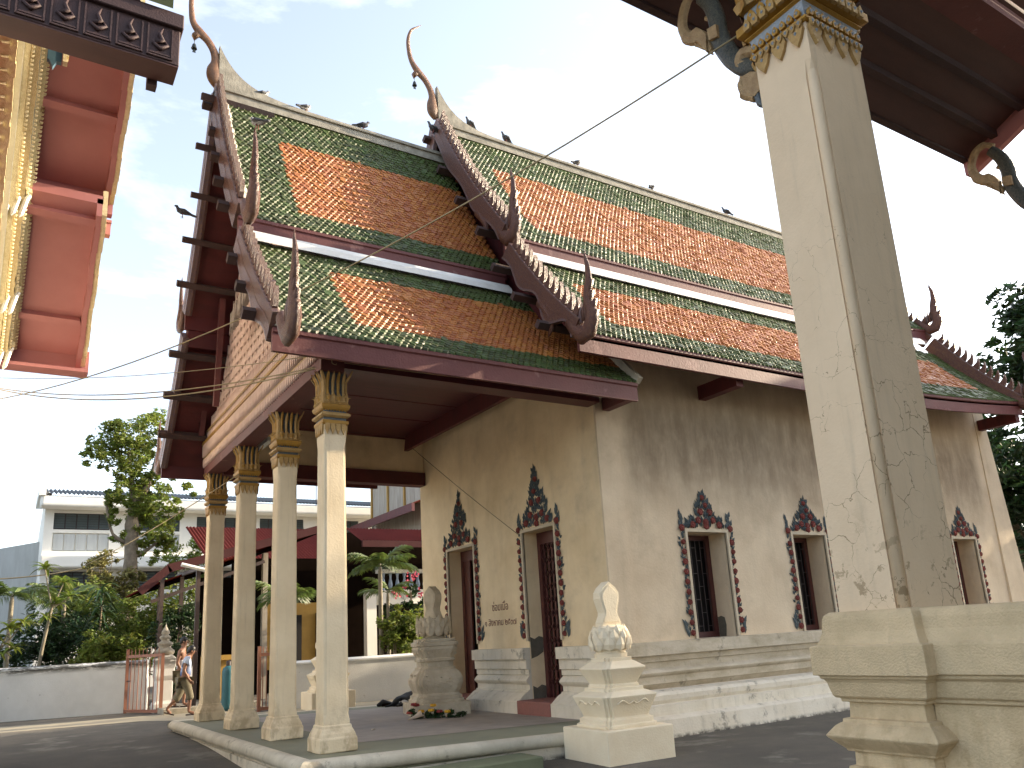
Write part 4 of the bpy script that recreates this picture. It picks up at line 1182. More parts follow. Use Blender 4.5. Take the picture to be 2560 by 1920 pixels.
ledge(7.22, 7.27, .05, ochre); ledge(7.27, 7.40, .10, ochre); rteeth(7.27, 7.40, .10, .09, palegilt, .04); ledge(7.40, 7.56, .03, bluepanel); rteeth(7.42, 7.54, .12, .03, ochre, .02)
ledge(7.56, 7.62, .08, ochre)
b.stack(SX, SY, [(hx + .03, hy + .03, 7.6), (hx, hy, 7.95), (hx + .05, hy + .05, 8.5), (hx + .12, hy + .12, 8.85), (hx, hy, 9.05)], slate)
b.build('capital', scol, fixn=False)
b = MB()
for (ox, oy, hn, hs) in ((1, 0, hx, hy), (-1, 0, hx, hy), (0, 1, hy, hx), (0, -1, hy, hx)):
    n = round(2 * hs / .15)
    for k in range(n):
        c = -hs + 2 * hs * (k + .5) / n
        leaf_strip(b, SX + ox * hn - oy * c, SY + oy * hn + ox * c, ox * 2, oy * 2, 7.58, 8.9, .15, ochre, .09)
        leaf_strip(b, SX + ox * (hn + .03) - oy * c, SY + oy * (hn + .03) + ox * c, ox * 2, oy * 2, 7.56, 7.95, .17, palegilt, .05)
for sx in (-1, 1):
    for sy in (-1, 1): leaf_strip(b, SX + sx * hx, SY + sy * hy, sx * 1.6, sy * 1.6, 7.55, 8.9, .15, ochre, .1)
b.build('capital_leaves', scol, fixn=False, kind='stuff')
# serpent eave bracket
def bracket(x, dy=0, parent=side, k_=.955):
    p = lambda q: [(x, y * k_ + dy, 1.6 + (z - 1.6) * k_) for y, z in q]
    b = MB()
    k = catmull([(4.30, 7.30), (4.62, 7.30), (4.79, 7.50), (4.90, 7.74), (4.96, 7.96), (4.96, 8.18), (5.02, 8.42), (5.14, 8.62)], 5)
    b.tube(p(k), [.075 + .035 * math.sin(PI * i / (len(k) - 1)) for i in range(len(k))], 10, scales, flat=(1, 0, 0), fb=.7)
    br = b.build('eave_bracket', parent, smooth=True)
    b = MB()
    k = catmull([(5.08, 8.66), (5.22, 8.76), (5.37, 8.70), (5.46, 8.50), (5.42, 8.30), (5.33, 8.20), (5.22, 8.12), (5.13, 7.98), (5.10, 7.84)], 5)
    b.tube(p(k), [[.04, .06, .065, .065, .075, .08, .065, .04, .008][min(8, i // 5)] for i in range(len(k))], 8, woodgilt, flat=(1, 0, 0), fb=.7)
    b.prism([(5.30, 8.26), (5.36, 8.20), (5.22, 8.06), (5.12, 7.84), (5.10, 8.06), (5.16, 8.18), (5.22, 8.25)], lambda u, v, d_: (x + d_, u * k_ + dy, 1.6 + (v - 1.6) * k_), -.05, .05, woodgilt)
    for q in range(5): b.tube(p([(5.38 - q * .055, 8.30 - q * .06), (5.34 - q * .055, 8.14 - q * .06), (5.27 - q * .05, 8.05 - q * .065)]), [.03, .026, .004], 5, woodgilt)
    b.tube(p([(5.10, 8.30), (5.03, 8.24), (5.02, 8.16)]), [.03, .035, .01], 6, woodgilt)
    b.prism([(4.90, 7.86), (5.02, 7.90), (5.03, 8.05), (4.90, 8.02)], lambda u, v, d_: (x + d_, u * k_ + dy, 1.6 + (v - 1.6) * k_), -.105, .105, woodgilt)
    b.build('serpent_head', br)
    b = MB()
    k = catmull([(4.48, 7.42), (4.66, 7.50), (4.72, 7.40), (4.62, 7.34)], 4)
    b.tube(p(k), [.05 + .03 * math.sin(PI * i / (len(k) - 1)) for i in range(len(k))], 7, woodgilt, flat=(1, 0, 0), fb=1)
    k = catmull([(4.80, 7.43), (4.73, 7.34), (4.76, 7.20), (4.73, 7.08), (4.64, 6.98), (4.58, 6.92)], 4)
    b.tube(p(k), [[.012, .03, .05, .075, .07, .02][min(5, i // 4)] for i in range(len(k))], 7, woodgilt, flat=(1, 0, 0), fb=.8)
    b.prism([(4.70, 7.22), (4.58, 7.20), (4.47, 7.12), (4.44, 6.95), (4.58, 6.90), (4.70, 7.04)], lambda u, v, d_: (x + d_, u * k_ + dy, 1.6 + (v - 1.6) * k_), -.06, .06, woodgilt)
    k = catmull([(4.50, 7.12), (4.56, 6.96), (4.54, 6.80), (4.44, 6.72)], 4)
    b.tube(p(k), [.05, .055, .06, .06, .06, .06, .05, .05, .04, .03, .02, .015, .01][:len(k)], 7, slate, flat=(1, 0, 0), fb=1)
    b.build('serpent_tail', br)
bracket(5.98); bracket(12.1, .05)
# eave, boarded soffit and roof
def sof(t): return (5.44 - t * 2.6, 8.44 + t * 1.2)
b = MB(); b.prism([(5.47, 8.43), (5.47, 8.80), (5.40, 8.80), (5.38, 8.43)], lambda u, v, d_: (d_, u, v), 3.6, 12.4, beamdark); b.build('fascia_board', side)
for i in range(6):
    t0, t1 = i / 6 + (.012 if i else .025), (i + 1) / 6
    a, c = sof(t0), sof(t1)
    b = MB(); b.prism([a, c, (c[0], c[1] + .04), (a[0], a[1] + .04)], lambda u, v, d_: (d_, u, v), 3.7, 12.3, soffitbrown); b.build('soffit_board', side)
for t in (.19, .36):
    a = sof(t); b = MB(); b.box(3.7, 12.3, a[0] - .05, a[0] + .05, a[1] - .09, a[1] + .03, beamdark); b.build('soffit_batten', side)
b = MB(); b.prism([(5.46, 8.50), (3.0, 9.62), (3.0, 9.25), (4.4, 8.62), (5.3, 8.22), (5.46, 8.22)], lambda u, v, d_: (d_, u, v), 12.3, 12.42, pinkred); b.build('end_board', side)
b = MB()
b.prism([(5.5, 8.80), (5.5, 8.86), (-1.8, 13.6), (-9.1, 8.86), (-9.1, 8.80), (-1.8, 13.4)], lambda u, v, d_: (d_, u, v), 3.7, 12.4, tgreen); b.build('tiled_roof', side)  # unseen slopes, carried far back to shade the column's side face
b = MB(); b.box(10.6, 12.3, -7.4, 3.3, .3, 9.0, plaster); b.box(5.9, 13.2, -6, 3.4, -.05, .30, floorg); b.build('hall_body', side)  # unseen body, built in for the shade it gives
b = MB(); b.box(5.9, 13.2, 3.75, 4.2, 9.04, 9.4, fasciared); b.build('roof_beam', side)

# ------------------------------------------------------------------ gilded hall (left edge)
gild = thing('gilded_hall', 'hall at the left edge with sunlit red soffit and golden gable edge', 'hall', (-6, 16.5, 0))
XU, XLW, XG = 1.40, 1.24, -0.20
UP = [(14.6, 14.05), (15.7, 13.35), (17.0, 12.66), (18.45, 11.98)]
LO = [(18.0, 11.42), (19.2, 10.48), (20.4, 9.62), (21.35, 8.98)]
def slab(pts, x0, x1, th, mt, name, par):
    b = MB(); n = len(pts)
    for a, c in zip(pts, pts[1:]):
        b.add([(x0, *a), (x1, *a), (x1, *c), (x0, *c), (x0, a[0], a[1] + th), (x1, a[0], a[1] + th), (x1, c[0], c[1] + th), (x0, c[0], c[1] + th)],
              [(0, 1, 2, 3), (4, 5, 6, 7), (1, 2, 6, 5), (0, 3, 7, 4), (0, 1, 5, 4), (2, 3, 7, 6)], mt)
    return b.build(name, par)
rf = slab([(y, z) for y, z in UP], -9, XU - .04, .2, pinkred, 'roof_soffit', gild)
rf2 = slab([(y, z) for y, z in LO], -9, XLW - .04, .2, pinkred, 'roof_soffit', gild)
def along(pts, t):
    S_ = arc(pts); return at(pts, S_, S_[-1] * t)
for pts, xv, ts, par, ext in ((UP, XU, (.20, .56), rf, .02), (LO, XLW, (.10, .74), rf2, .02)):
    for t in ts:
        (y, z), (ty, tz) = along(pts, t); nn = Vector((0, -tz, ty)); nn = nn if nn.z > 0 else -nn
        c = Vector((0, y, z)) - nn * .08
        b = MB(); b.beam((XG - .5, c.y, c.z), (xv + ext - (.22 if t == .74 else 0), c.y, c.z), .17, .16, pinkred, up=nn); b.build('purlin', par)
for pts, xv, par in ((UP, XU, rf), (LO, XLW, rf2)):          # barge boards: red inner face, gilt mosaic outer edge
    for nm, xa, xb, dz, th, mt in (('barge_board', xv - .16, xv - .05, -.30, .42, pinkred), ('gilt_edge', xv - .05, xv + .05, -.26, .60, goldleaf)):
        b = MB()
        n = 14
        for i in range(n):
            (a, _), (c, _) = along(pts, i / n), along(pts, (i + 1) / n)
            w0 = .025 * math.sin(i * 1.3); w1 = .025 * math.sin((i + 1) * 1.3)
            q = [(a[0], a[1] + dz + w0), (c[0], c[1] + dz + w1), (c[0], c[1] + dz + th), (a[0], a[1] + dz + th)]
            b.prism(q, lambda u, v, d_: (d_, u, v), xa + w0 * .5, xb + w0 * .5, mt)
        b.build(nm, par)
for y, z, xv, par in ((18.55, 11.70, XU + .03, rf), (21.42, 8.76, XLW + .12, rf2)):     # eave boards at the foot of each tier
    b = MB(); b.box(-9, xv, y - .06, y + .14, z - .22, z + .36, pinkred); b.build('eave_board', par)
b = MB(); b.box(-9, XLW + .10, 21.0, 21.5, 8.46, 8.54, pinkred); b.build('eave_board', rf2)
b = MB(); b.box(XU - .36, XU + .03, 18.50, 18.75, 11.28, 11.34, pinkred); b.box(XU - .12, XU + .02, 18.55, 18.75, 11.0, 11.3, pinkred); b.build('eave_block', rf)
b = MB()
b.prism([(14.6, 14.0), (18.4, 11.9), (18.0, 11.4), (21.2, 8.9), (9.9, 8.9), (9.9, 9.5), (12.0, 12.0)], lambda u, v, d_: (d_, u, v), -9, -1.25, darkred)
b.prism([(21.2, 8.9), (21.2, 0), (9.9, 0), (9.9, 8.9)], lambda u, v, d_: (d_, u, v), -9, -1.0, bldw); b.build('gable_wall', gild)  # lower wall is out of view, made white to bounce light into the porch
# gilt raking cornice in strips, seen edge on
def rake(t, x):                                # line just under the soffit
    pts = UP[:3] + [(18.0, 11.75), (18.6, 10.9)] + [(y, z - .05) for y, z in LO[1:]]
    return along(pts, t)
def strip_g(xo, off, wd, th, mt, nm):
    b = MB(); n = 60
    for i in range(n):
        (a, (ty, tz)), (c, _) = rake(i / n, 0), rake((i + 1) / n, 0)
        sh = -0.05 - .17 * i / n
        j = random.uniform(-.012, .012) if mt is goldleaf else 0
        q = [(a[0] - off, a[1] - off * .9), (c[0] - off, c[1] - off * .9), (c[0] - off - wd * .7, c[1] - off * .9 - wd), (a[0] - off - wd * .7, a[1] - off * .9 - wd)]
        b.prism(q, lambda u, v, d_: (xo + sh + d_, u, v), -.3, j, mt)
    return b.build(nm, gild, kind='stuff')
strip_g(-.02, .02, .12, .1, goldleaf, 'gilt_cornice'); strip_g(-.09, .12, .12, .1, mirrorwhite, 'white_moulding')
strip_g(-.14, .22, .16, .1, goldleaf, 'gilt_cornice'); strip_g(-.30, .36, .14, .1, goldleaf, 'gilt_cornice'); strip_g(-.40, .48, .12, .1, mirrorwhite, 'white_moulding'); strip_g(-.50, .58, .16, .1, goldleaf, 'gilt_cornice')
b = MB()
for i in range(95):                            # serrated gilt leaves along the cornice edges, flame hooks on its inner side
    (a, (ty, tz)) = rake(i / 95, 0)[0], rake(i / 95, 0)[1]
    sh = -.05 - .17 * i / 95
    for xo, off, s_ in ((-.02, .05, .035), (-.12, .26, .03), (-.28, .40, .03)):
        x = xo + sh; b.tube([(x, a[0] - off, a[1] - off), (x + s_, a[0] - off, a[1] - off), (x + s_ * 1.7, a[0] - off, a[1] - off + .03)], [.045, .035, .008], 5, goldleaf)
    if i % 3 == 0:
        x = -.62 + sh; b.tube([(x, a[0] - .7, a[1] - .7), (x - .12, a[0] - .7, a[1] - .72), (x - .17, a[0] - .7, a[1] - .60)], [.05, .04, .008], 5, goldleaf)
b.build('gilt_leaves', gild, kind='stuff')
for t in (.53, .80, .98):
    (y, z), _ = rake(t, 0)
    b = MB()
    for k in range(3):
        x = -.20 - .17 * t - k * .14
        b.tube([(x + .10, y - .3, z - .2), (x + .05, y - .34, z - .32), (x - .02, y - .38, z - .7), (x - .05, y - .4, z - .78)], [.045, .055, .05, .01], 7, mirrorwhite)
        b.tube([(x + .13, y - .28, z - .1), (x + .02, y - .3, z - .12)], [.08, .08], 7, goldleaf)
    b.build('finial_plume', gild, kind='stuff')
b = MB(); b.box(-.09, .13, 14.0, 14.1, 11.80, 14.2, teal); b.prism([(-.07, 11.805), (.06, 11.805), (.0, 11.66)], XZ(14.0), 0, .1, teal)
b.build('blue_end_panel', gild)
b = MB()
for k in range(12): b.box(.13 + random.uniform(0, .02), .215 + random.uniform(-.02, .02), 13.98, 14.12, 11.82 + k * .06, 11.875 + k * .06, goldleaf)
b.build('gilt_edge', gild, kind='stuff')
# dark carved eave beam crossing the top left corner, with square relief panels
b = MB(); b.box(-6, 1.40, 9.66, 10.05, 9.08, 9.72, beamdark); b.box(-6, 1.43, 9.60, 10.1, 9.62, 9.84, beamdark)
eb = b.build('carved_eave_beam', gild); bevel(eb, .012)
b = MB(); b.box(-6, 1.395, 9.67, 10.06, 9.062, 9.079, soffitbrown); b.build('beam_underside', gild)
for i in range(9):
    xc = 1.16 - i * .36
    b = MB()
    for (xa, xb, za, zb) in ((xc - .14, xc + .14, 9.12, 9.14), (xc - .12, xc + .12, 9.155, 9.175), (xc - .155, xc - .135, 9.12, 9.58), (xc + .135, xc + .155, 9.12, 9.58)): b.box(xa, xb, 9.635, 9.662, za, zb, beamdark)
    pn = b.build('relief_panel', eb)
    b = MB()
    b.tube([(xc - .09, 9.65, 9.32), (xc, 9.64, 9.24), (xc + .09, 9.65, 9.32), (xc + .05, 9.64, 9.38)], [.02, .03, .025, .01], 6, beamdark)
    b.tube([(xc - .05, 9.65, 9.33), (xc + .03, 9.64, 9.37), (xc - .01, 9.64, 9.46), (xc + .03, 9.64, 9.56)], [.03, .035, .025, .005], 6, beamdark)
    b.build('flame_motif', pn, smooth=True)
b = MB(); b.prism([(9.55, 9.84), (9.55, 10.0), (15.2, 15.2), (15.2, 14.9)], lambda u, v, d_: (d_, u, v), -9, 1.28, tgreen); b.build('tiled_roof', gild)
b = MB(); b.box(1.08, 1.20, 10.06, 10.2, 8.98, 9.4, beamdark); b.build('beam_end', gild)

# ------------------------------------------------------------------ boundary stone shrines
def shrine(name, label, cx, cy_, z0, rot, mt, scale=1.0, ornate=False):
    t = thing(name, label, 'shrine', (cx, cy_, z0), 'boundary stone shrines round the hall')
    H = lambda z: z0 + z * scale
    w_ = lambda h: h * scale
    b = MB(); b.stack(cx, cy_, [(w_(.515), w_(.515), H(-.03)), (w_(.515), w_(.515), H(.20 if ornate else .40))], mt, rot)
    bevel(b.build('base', t), .012)
    b = MB()
    lv = [(.405, .40), (.405, .44), (.375, .445), (.375, .50), (.345, .51)]
    if ornate: lv = [(.44, .20), (.44, .25), (.415, .26), (.415, .31), (.385, .32), (.37, .36), (.40, .42), (.435, .52), (.435, .60), (.40, .69), (.35, .75), (.33, .76), (.33, .80), (.30, .81), (.30, .90), (.33, .91), (.33, .95), (.31, .97), (.335, 1.04), (.37, 1.12), (.36, 1.17), (.385, 1.18), (.385, 1.24), (.34, 1.26), (.34, 1.30), (.25, 1.31)]
    else: lv += [(.335, .53), (.345, .56), (.425, .765), (.43, .785), (.34, .83), (.31, .84), (.31, .88), (.27, .885), (.27, .915), (.255, .93), (.345, 1.11), (.35, 1.125), (.25, 1.20), (.225, 1.21), (.225, 1.255), (.17, 1.26)]
    b.stack(cx, cy_, [(w_(a), w_(a), H(z)) for a, z in lv], mt, rot, redent=(.05 if ornate else .036) * scale)
    body = b.build('tiered_body', t); bevel(body, .005)
    b = MB()                                     # scrolled relief on each face
    for k in range(4):
        a = rot + k * PI / 2; ca, sa = math.cos(a), math.sin(a)
        zz = .72 if not ornate else .56
        for (p0, p1) in ((-1, 0), (0, 1)):
            pts = []
            for i in range(9):
                q = i / 8; u = (p0 + q) * .24; r_ = (.355 + (.56 - .56) + (zz - .56) / .205 * .08 + .0) if not ornate else .44
                v = zz + .03 * math.sin(q * PI * 2 - (0 if p0 else PI) ) - .09 * abs(u) ** 2 * 6
                r2 = .345 + (v - .56) / .205 * .08 + .006 if not ornate else .437
                pts.append((cx + w_(r2) * ca - w_(u) * sa, cy_ + w_(r2) * sa + w_(u) * ca, H(v)))
            b.tube(pts, .010 * scale, 5, mt)
        if ornate:
            for i in range(26):
                u = random.uniform(-.25, .25); v = random.choice((random.uniform(.42, .70), random.uniform(1.03, 1.15)))
                r2 = .395 + .03 * math.sin((v - .42) * 9) if v < 1 else .335
                c = (cx + w_(r2) * ca - w_(u) * sa, cy_ + w_(r2) * sa + w_(u) * ca)
                b.lathe(c[0], c[1], [(.003, H(v - .03)), (.03, H(v)), (.003, H(v + .03))], 6, mt)
    b.build('relief_scroll', body, kind='stuff')
    b = MB()
    zb, zt = (1.31, 1.42) if not ornate else (1.32, 1.43)
    b.lathe(cx, cy_, [(w_(.215), H(zb - .06)), (w_(.22), H(zb)), (w_(.20), H(zb + .005)), (w_(.20), H(zb + .03)), (w_(.25), H(zb + .06)), (w_(.265 + .03 * ornate), H(zb + .12)), (w_(.25 + .04 * ornate), H(zb + .22)), (w_(.225 + .06 * ornate), H(zb + .33)), (w_(.15), H(zb + .36))], 20, mt)
    lot = b.build('lotus', t)
    pm = MB()
    P = [(-.05, .0, 0), (0, -.02, .01), (.05, 0, 0), (.07, .05, .002), (.045, .115, .004), (0, .17, .010), (-.045, .115, .004), (-.07, .05, .002), (0, .065, .036)]
    pm.add([(x * scale, y * scale, z * scale) for x, y, z in P], [(i, (i + 1) % 8, 8) for i in range(8)], mt); pme = pm.mesh('petal')
    for row, (rr, zz, sc, nn) in enumerate(((.29, .05, 1.15, 11), (.295, .14, 1.15, 11), (.29, .22, 1.1, 11)) if ornate else ((.258, .055, 1.0, 11), (.258, .14, 1.0, 11), (.240, .225, .9, 11))):
        for k in range(nn):
            a = 2 * PI * (k + .5 * (row % 2)) / nn
            o = Vector((math.cos(a), math.sin(a), 0)); tl = (.12, .06, .08)[row] if ornate else (.12, -.10, -.30)[row]
            Y = (Vector((0, 0, 1)) + o * tl).normalized(); X = Y.cross(o).normalized(); Z = X.cross(Y)
            inst(pme, 'petal', lot, Vector((cx, cy_, H(zb + zz))) + o * w_(rr), Matrix((X, Y, Z)).transposed(), (sc, sc, sc))
    b = MB()
    z1 = zb + .34
    leaf = [(-.155, 0), (.155, 0), (.15, .06), (.105, .15), (.10, .19), (.13, .28), (.155, .37), (.15, .45), (.10, .52), (.04, .565), (0, .60), (-.04, .565), (-.10, .52), (-.15, .45), (-.155, .37), (-.13, .28), (-.10, .19), (-.105, .15), (-.15, .06)]
    lr = rot - (1.05 if ornate else 0); ca, sa = math.cos(lr), math.sin(lr)
    b.prism([(u * scale, H(z1 + v)) for u, v in leaf], lambda u, v, d_: (cx + u * ca + d_ * sa, cy_ + u * sa - d_ * ca, v), -.085 * scale, .085 * scale, mt)
    b.prism([(u * scale * .8, H(z1 + .06 + v * .82)) for u, v in leaf], lambda u, v, d_: (cx + u * ca + d_ * sa, cy_ + u * sa - d_ * ca, v), .085 * scale, .093 * scale, mt)
    bevel(b.build('leaf_stone', t), .012, 2)
    return t
shrine('boundary_shrine', 'white shrine with leaf-shaped stone on a block base in the foreground courtyard', 6.93, 8.62, 0.0, R(-4), shrinewhite)
shrine('boundary_shrine', 'weathered grey-brown carved shrine standing in the porch beside the left doorway', 7.02, 14.02, .30, R(-14), shrinegrey, 1.03, True)
shrine('boundary_shrine', 'pale shrine half hidden behind the nearest porch column by the far wall', 6.72, 19.1, .2, R(-4), shrinewhite, 1.0)

# green stone step by the porch edge
b = MB(); b.box(4.30, 5.75, 8.62, 9.13, -.02, .16, stepm); tag(bevel(b.build('stone_step', loc=(5, 8.9, 0)), .012), 'low grey-green stone step at the courtyard side of the porch', 'step')

# ------------------------------------------------------------------ boundary walls, gates, gatepost
def wall_run(name, label, pts, h, th, mt, cap=True):
    b = MB()
    for (x0, y0_), (x1, y1_) in zip(pts, pts[1:]):
        a, c = Vector((x0, y0_, 0)), Vector((x1, y1_, 0)); t = (c - a).normalized(); nn = Vector((-t.y, t.x, 0)) * th / 2
        q = [(-1, 0), (-1, h - .10), (-1.35, h - .09), (-1.35, h - .05), (-1.0, h - .03), (-.5, h), (.5, h), (1.0, h - .03), (1.35, h - .05), (1.35, h - .09), (1, h - .10), (1, 0)]
        n = len(q)
        b.add([a + nn * p + Vector((0, 0, .1 + z)) for p, z in q] + [c + nn * p + Vector((0, 0, .1 + z)) for p, z in q],
              [(i, (i + 1) % n, (i + 1) % n + n, i + n) for i in range(n)] + [tuple(range(n)), tuple(range(n, 2 * n))], mt)
    return tag(b.build(name, loc=(*pts[0], 0)), label, 'wall')
wall_run('boundary_wall', 'stained low white wall left of the open brown gate', [(-9, 27.2), (.2, 25.75), (3.55, 24.6)], 1.46, .26, wallw)
wall_run('boundary_wall', 'low white wall behind the porch with slanting streaks of sunlight', [(5.9, 20.25), (13, 20.15), (19, 20.1)], 1.22, .24, wallw)
def bar_gate(label, p0, p1, z0, h, n, rear=None):
    a, c = Vector((*p0, z0)), Vector((*p1, z0)); t = thing('bar_gate', label, 'gate', (*p0, z0))
    b = MB()
    for p, hh in ((a, h + .16), (c, h)): b.beam(p + Vector((0, 0, .0)), p + Vector((0, 0, hh)), .075, .075, gateiron, up=(1, 0, 0))
    for z in (.06, h - .04): b.beam(a + Vector((0, 0, z)), c + Vector((0, 0, z)), .06, .075, gateiron)
    b.build('gate_frame', t)
    for k in range(1, n):
        p = a.lerp(c, k / n); b = MB(); b.tube([p + Vector((0, 0, .06)), p + Vector((0, 0, h + .10)), p + Vector((0, 0, h + .16))], [.011, .011, .003], 6, gateiron); b.build('bar', t)
    b = MB(); p = a.lerp(c, .12); b.beam(a + Vector((0, 0, h * .55)), p + Vector((0, 0, h * .55)), .03, .03, ironbar); b.build('latch', t)
bar_gate('brown iron bar gate standing open in front of the white gatepost', (3.02, 24.55), (3.66, 23.0), .20, 1.50, 9)
bar_gate('brown iron bar gate seen between the second and third porch columns', (5.42, 20.3), (5.86, 20.28), .20, 1.36, 5)
gp = thing('gatepost', 'white moulded gatepost with a grey spired lotus finial', 'gatepost', (3.78, 23.5, .2))
b = MB(); b.stack(3.78, 23.5, [(.25, .25, .15), (.25, .25, .42), (.20, .20, .50), (.20, .20, 1.0), (.22, .22, 1.05), (.24, .24, 1.12), (.23, .23, 1.30), (.25, .25, 1.38), (.25, .25, 1.56), (.20, .20, 1.62), (.17, .17, 1.66)], wallw); bevel(b.build('shaft', gp), .01)
b = MB(); b.lathe(3.78, 23.5, [(.2, 1.64), (.25, 1.70), (.25, 1.76), (.17, 1.82), (.15, 1.86), (.20, 1.92), (.20, 1.96), (.12, 2.0), (.10, 2.04), (.15, 2.09), (.14, 2.13), (.08, 2.17), (.11, 2.22), (.085, 2.29), (.03, 2.38), (.004, 2.44)], 14, cement)
b.build('finial', gp, smooth=True)

# ------------------------------------------------------------------ white school building beyond the trees
sch = thing('white_building', 'long two-storey white building with grey corrugated roof behind the trees', 'building', (10, 45, .2))
X0, X1, YF = 1.45, 36.0, 45.0
b = MB()
def groups(): return [(1.85 + i * 3.35, 1.85 + i * 3.35 + 2.5) for i in range(10)]
holes = []
for a, c in groups(): holes += [(a, c, 8.02, 8.85), (a, c, 6.95, 7.85), (a, c, 5.0, 5.95), (a, c, 3.6, 4.8)]
b.wall(lambda u, v, d_: (u, YF + d_, v), X0, X1, 0.1, 9.3, .3, holes, bldw)
b.build('facade', sch)
b = MB(); b.prism([(45.31, .1), (45.31, 9.9), (47.5, 9.9), (57, 7.4), (57, .1)], lambda u, v, d_: (d_, u, v), X0, X0 + .25, bldw); b.build('end_wall', sch)
b = MB(); b.box(X0 - .25, X1, 43.95, 45.0, 9.0, 9.55, bldw); bevel(b.build('eave_band', sch), .12, 3)
b = MB(); b.box(X0 - .1, X1, 44.2, 45.0, 6.05, 6.70, bldw); bevel(b.build('floor_band', sch), .1, 3)
b = MB()
n = 180
for i in range(n):
    xa, xb = X0 - .2 + (X1 - X0) * i / n, X0 - .2 + (X1 - X0) * (i + 1) / n; xm = (xa + xb) / 2
    b.add([(xa, 43.9, 9.56), (xm, 43.9, 9.68), (xb, 43.9, 9.56), (xa, 48, 10.5), (xm, 48, 10.62), (xb, 48, 10.5)], [(0, 1, 4, 3), (1, 2, 5, 4)], asbestos)
b.build('corrugated_roof', sch)
b = MB(); b.box(X0 - .35, X0 - .05, 43.85, 48, 9.5, 9.95, bldw); b.build('roof_end_cap', sch)
for gi, (a, c) in enumerate(groups()):
    for (z0, z1, mt, nm) in ((8.02, 8.85, louvre, 'louvre_window'), (6.95, 7.85, panelg, 'shutter'), (5.0, 5.95, louvre, 'louvre_window'), (3.6, 4.8, panelg, 'shutter')):
        b = MB(); b.box(a, c, YF + .12, YF + .18, z0, z1, bldw if nm == 'shutter' else ironbar); wn = b.build('window', sch)
        for k in range(5):
            xa = a + (c - a) * k / 5 + .03; xb = a + (c - a) * (k + 1) / 5 - .03
            b = MB()
            if nm == 'shutter': b.box(xa, xb, YF + .06, YF + .13, z0 + .04, z1 - .04, mt)
            else:
                for q in range(6):
                    z = z0 + .06 + q * (z1 - z0 - .1) / 6; b.add([(xa, YF + .05, z), (xb, YF + .05, z), (xb, YF + .11, z + .12), (xa, YF + .11, z + .12)], [(0, 1, 2, 3)], mt)
            b.build(nm, wn)
b = MB(); b.prism([(-9, .1), (-9, 6.2), (-4, 6.6), (-1.2, 7.4), (X0 + .1, 8.0), (X0 + .1, .1)], XZ(49.5), 0, 6, panelg)
tag(b.build('annex_building', loc=(-2, 50, .1)), 'blue-grey shaded annex with a sloping parapet left of the white building', 'building')
b = MB(); b.tube([(15.0, 44.6, 9.5), (15.0, 44.6, 12.2)], .03, 6, ironbar)
for z, l in ((12.1, .6), (11.8, .8), (11.5, .5)): b.tube([(15.0 - l, 44.6, z), (15.0 + l, 44.6, z + .05)], .015, 5, ironbar)
tag(b.build('roof_antenna', loc=(15, 44.6, 9.5)), 'thin television antenna on the white building roof', 'antenna')

# ------------------------------------------------------------------ open pavilion with red roof
pav = thing('open_pavilion', 'open pavilion with red corrugated roof, mauve fascia and thin dark posts', 'pavilion', (8, 27, .2))
def corr(name, par, A, Bp, Cc, Dd, n, mt, h=.05):
    """corrugated sheet: A->B along the eave, D->C along the top"""
    A, Bp, Cc, Dd = map(Vector, (A, Bp, Cc, Dd)); nn = (Bp - A).cross(Dd - A).normalized() * h
    b = MB(); vs_ = []
    for i in range(2 * n + 1):
        t = i / (2 * n); k = nn if i % 2 else Vector((0, 0, 0)); vs_ += [A.lerp(Bp, t) + k, Dd.lerp(Cc, t) + k]
    b.add(vs_, [(2 * i, 2 * i + 2, 2 * i + 3, 2 * i + 1) for i in range(2 * n)], mt)
    return b.build(name, par)
corr('roof_sheet', pav, (3.35, 25.0, 3.55), (3.35, 28.6, 3.55), (9.0, 28.6, 5.54), (9.0, 25.0, 5.54), 36, redmetal)
corr('roof_sheet', pav, (6.3, 30.5, 4.8), (12.5, 30.5, 4.8), (12.5, 35.5, 6.85), (6.3, 35.5, 6.85), 46, redmetal)
b = MB(); b.beam((3.28, 24.96, 3.42), (4.05, 24.96, 4.10), .12, .22, mauve, up=(0, 0, 1)); b.beam((4.0, 24.96, 4.08), (9.0, 24.96, 5.46), .12, .24, mauve); b.build('rake_fascia', pav)
b = MB(); b.add([(3.4, 25.0, 3.45), (9.0, 25.0, 5.4), (9.0, 28.6, 5.4), (3.4, 28.6, 3.45)], [(0, 1, 2, 3)], darkwood); b.build('ceiling', pav)
for (x, y, zt) in ((3.85, 24.9, 3.75), (4.05, 26.5, 3.8), (4.45, 25.3, 4.0), (4.40, 22.7, 3.9), (6.2, 25.2, 4.6), (7.6, 25.2, 5.0), (4.3, 28.2, 3.8)):
    b = MB(); b.box(x - .05, x + .05, y - .05, y + .05, .15, zt, steelpost); b.build('post', pav)
b = MB(); b.beam((3.6, 25.1, 3.15), (6.8, 25.1, 4.3), .08, .10, steelpost); b.beam((4.4, 22.7, 3.85), (4.45, 26.0, 3.95), .08, .10, steelpost); b.build('roof_beam', pav)
b = MB(); b.tube([(3.95, 22.6, 3.95), (4.75, 22.6, 3.75)], .055, 8, tubewhite); tag(b.build('tube_lamp', loc=(4.3, 22.6, 3.85)), 'white fluorescent tube under the pavilion eave beside the furthest column', 'lamp')
b = MB(); b.box(6.6, 11, 28.3, 28.5, .1, 4.75, darkwood); b.box(5.6, 6.6, 28.3, 28.5, .1, 4.1, darkwood); b.build('back_wall', pav)
b = MB(); b.box(6.85, 7.0, 25.4, 25.6, .1, 4.6, timber); b.build('post', pav)
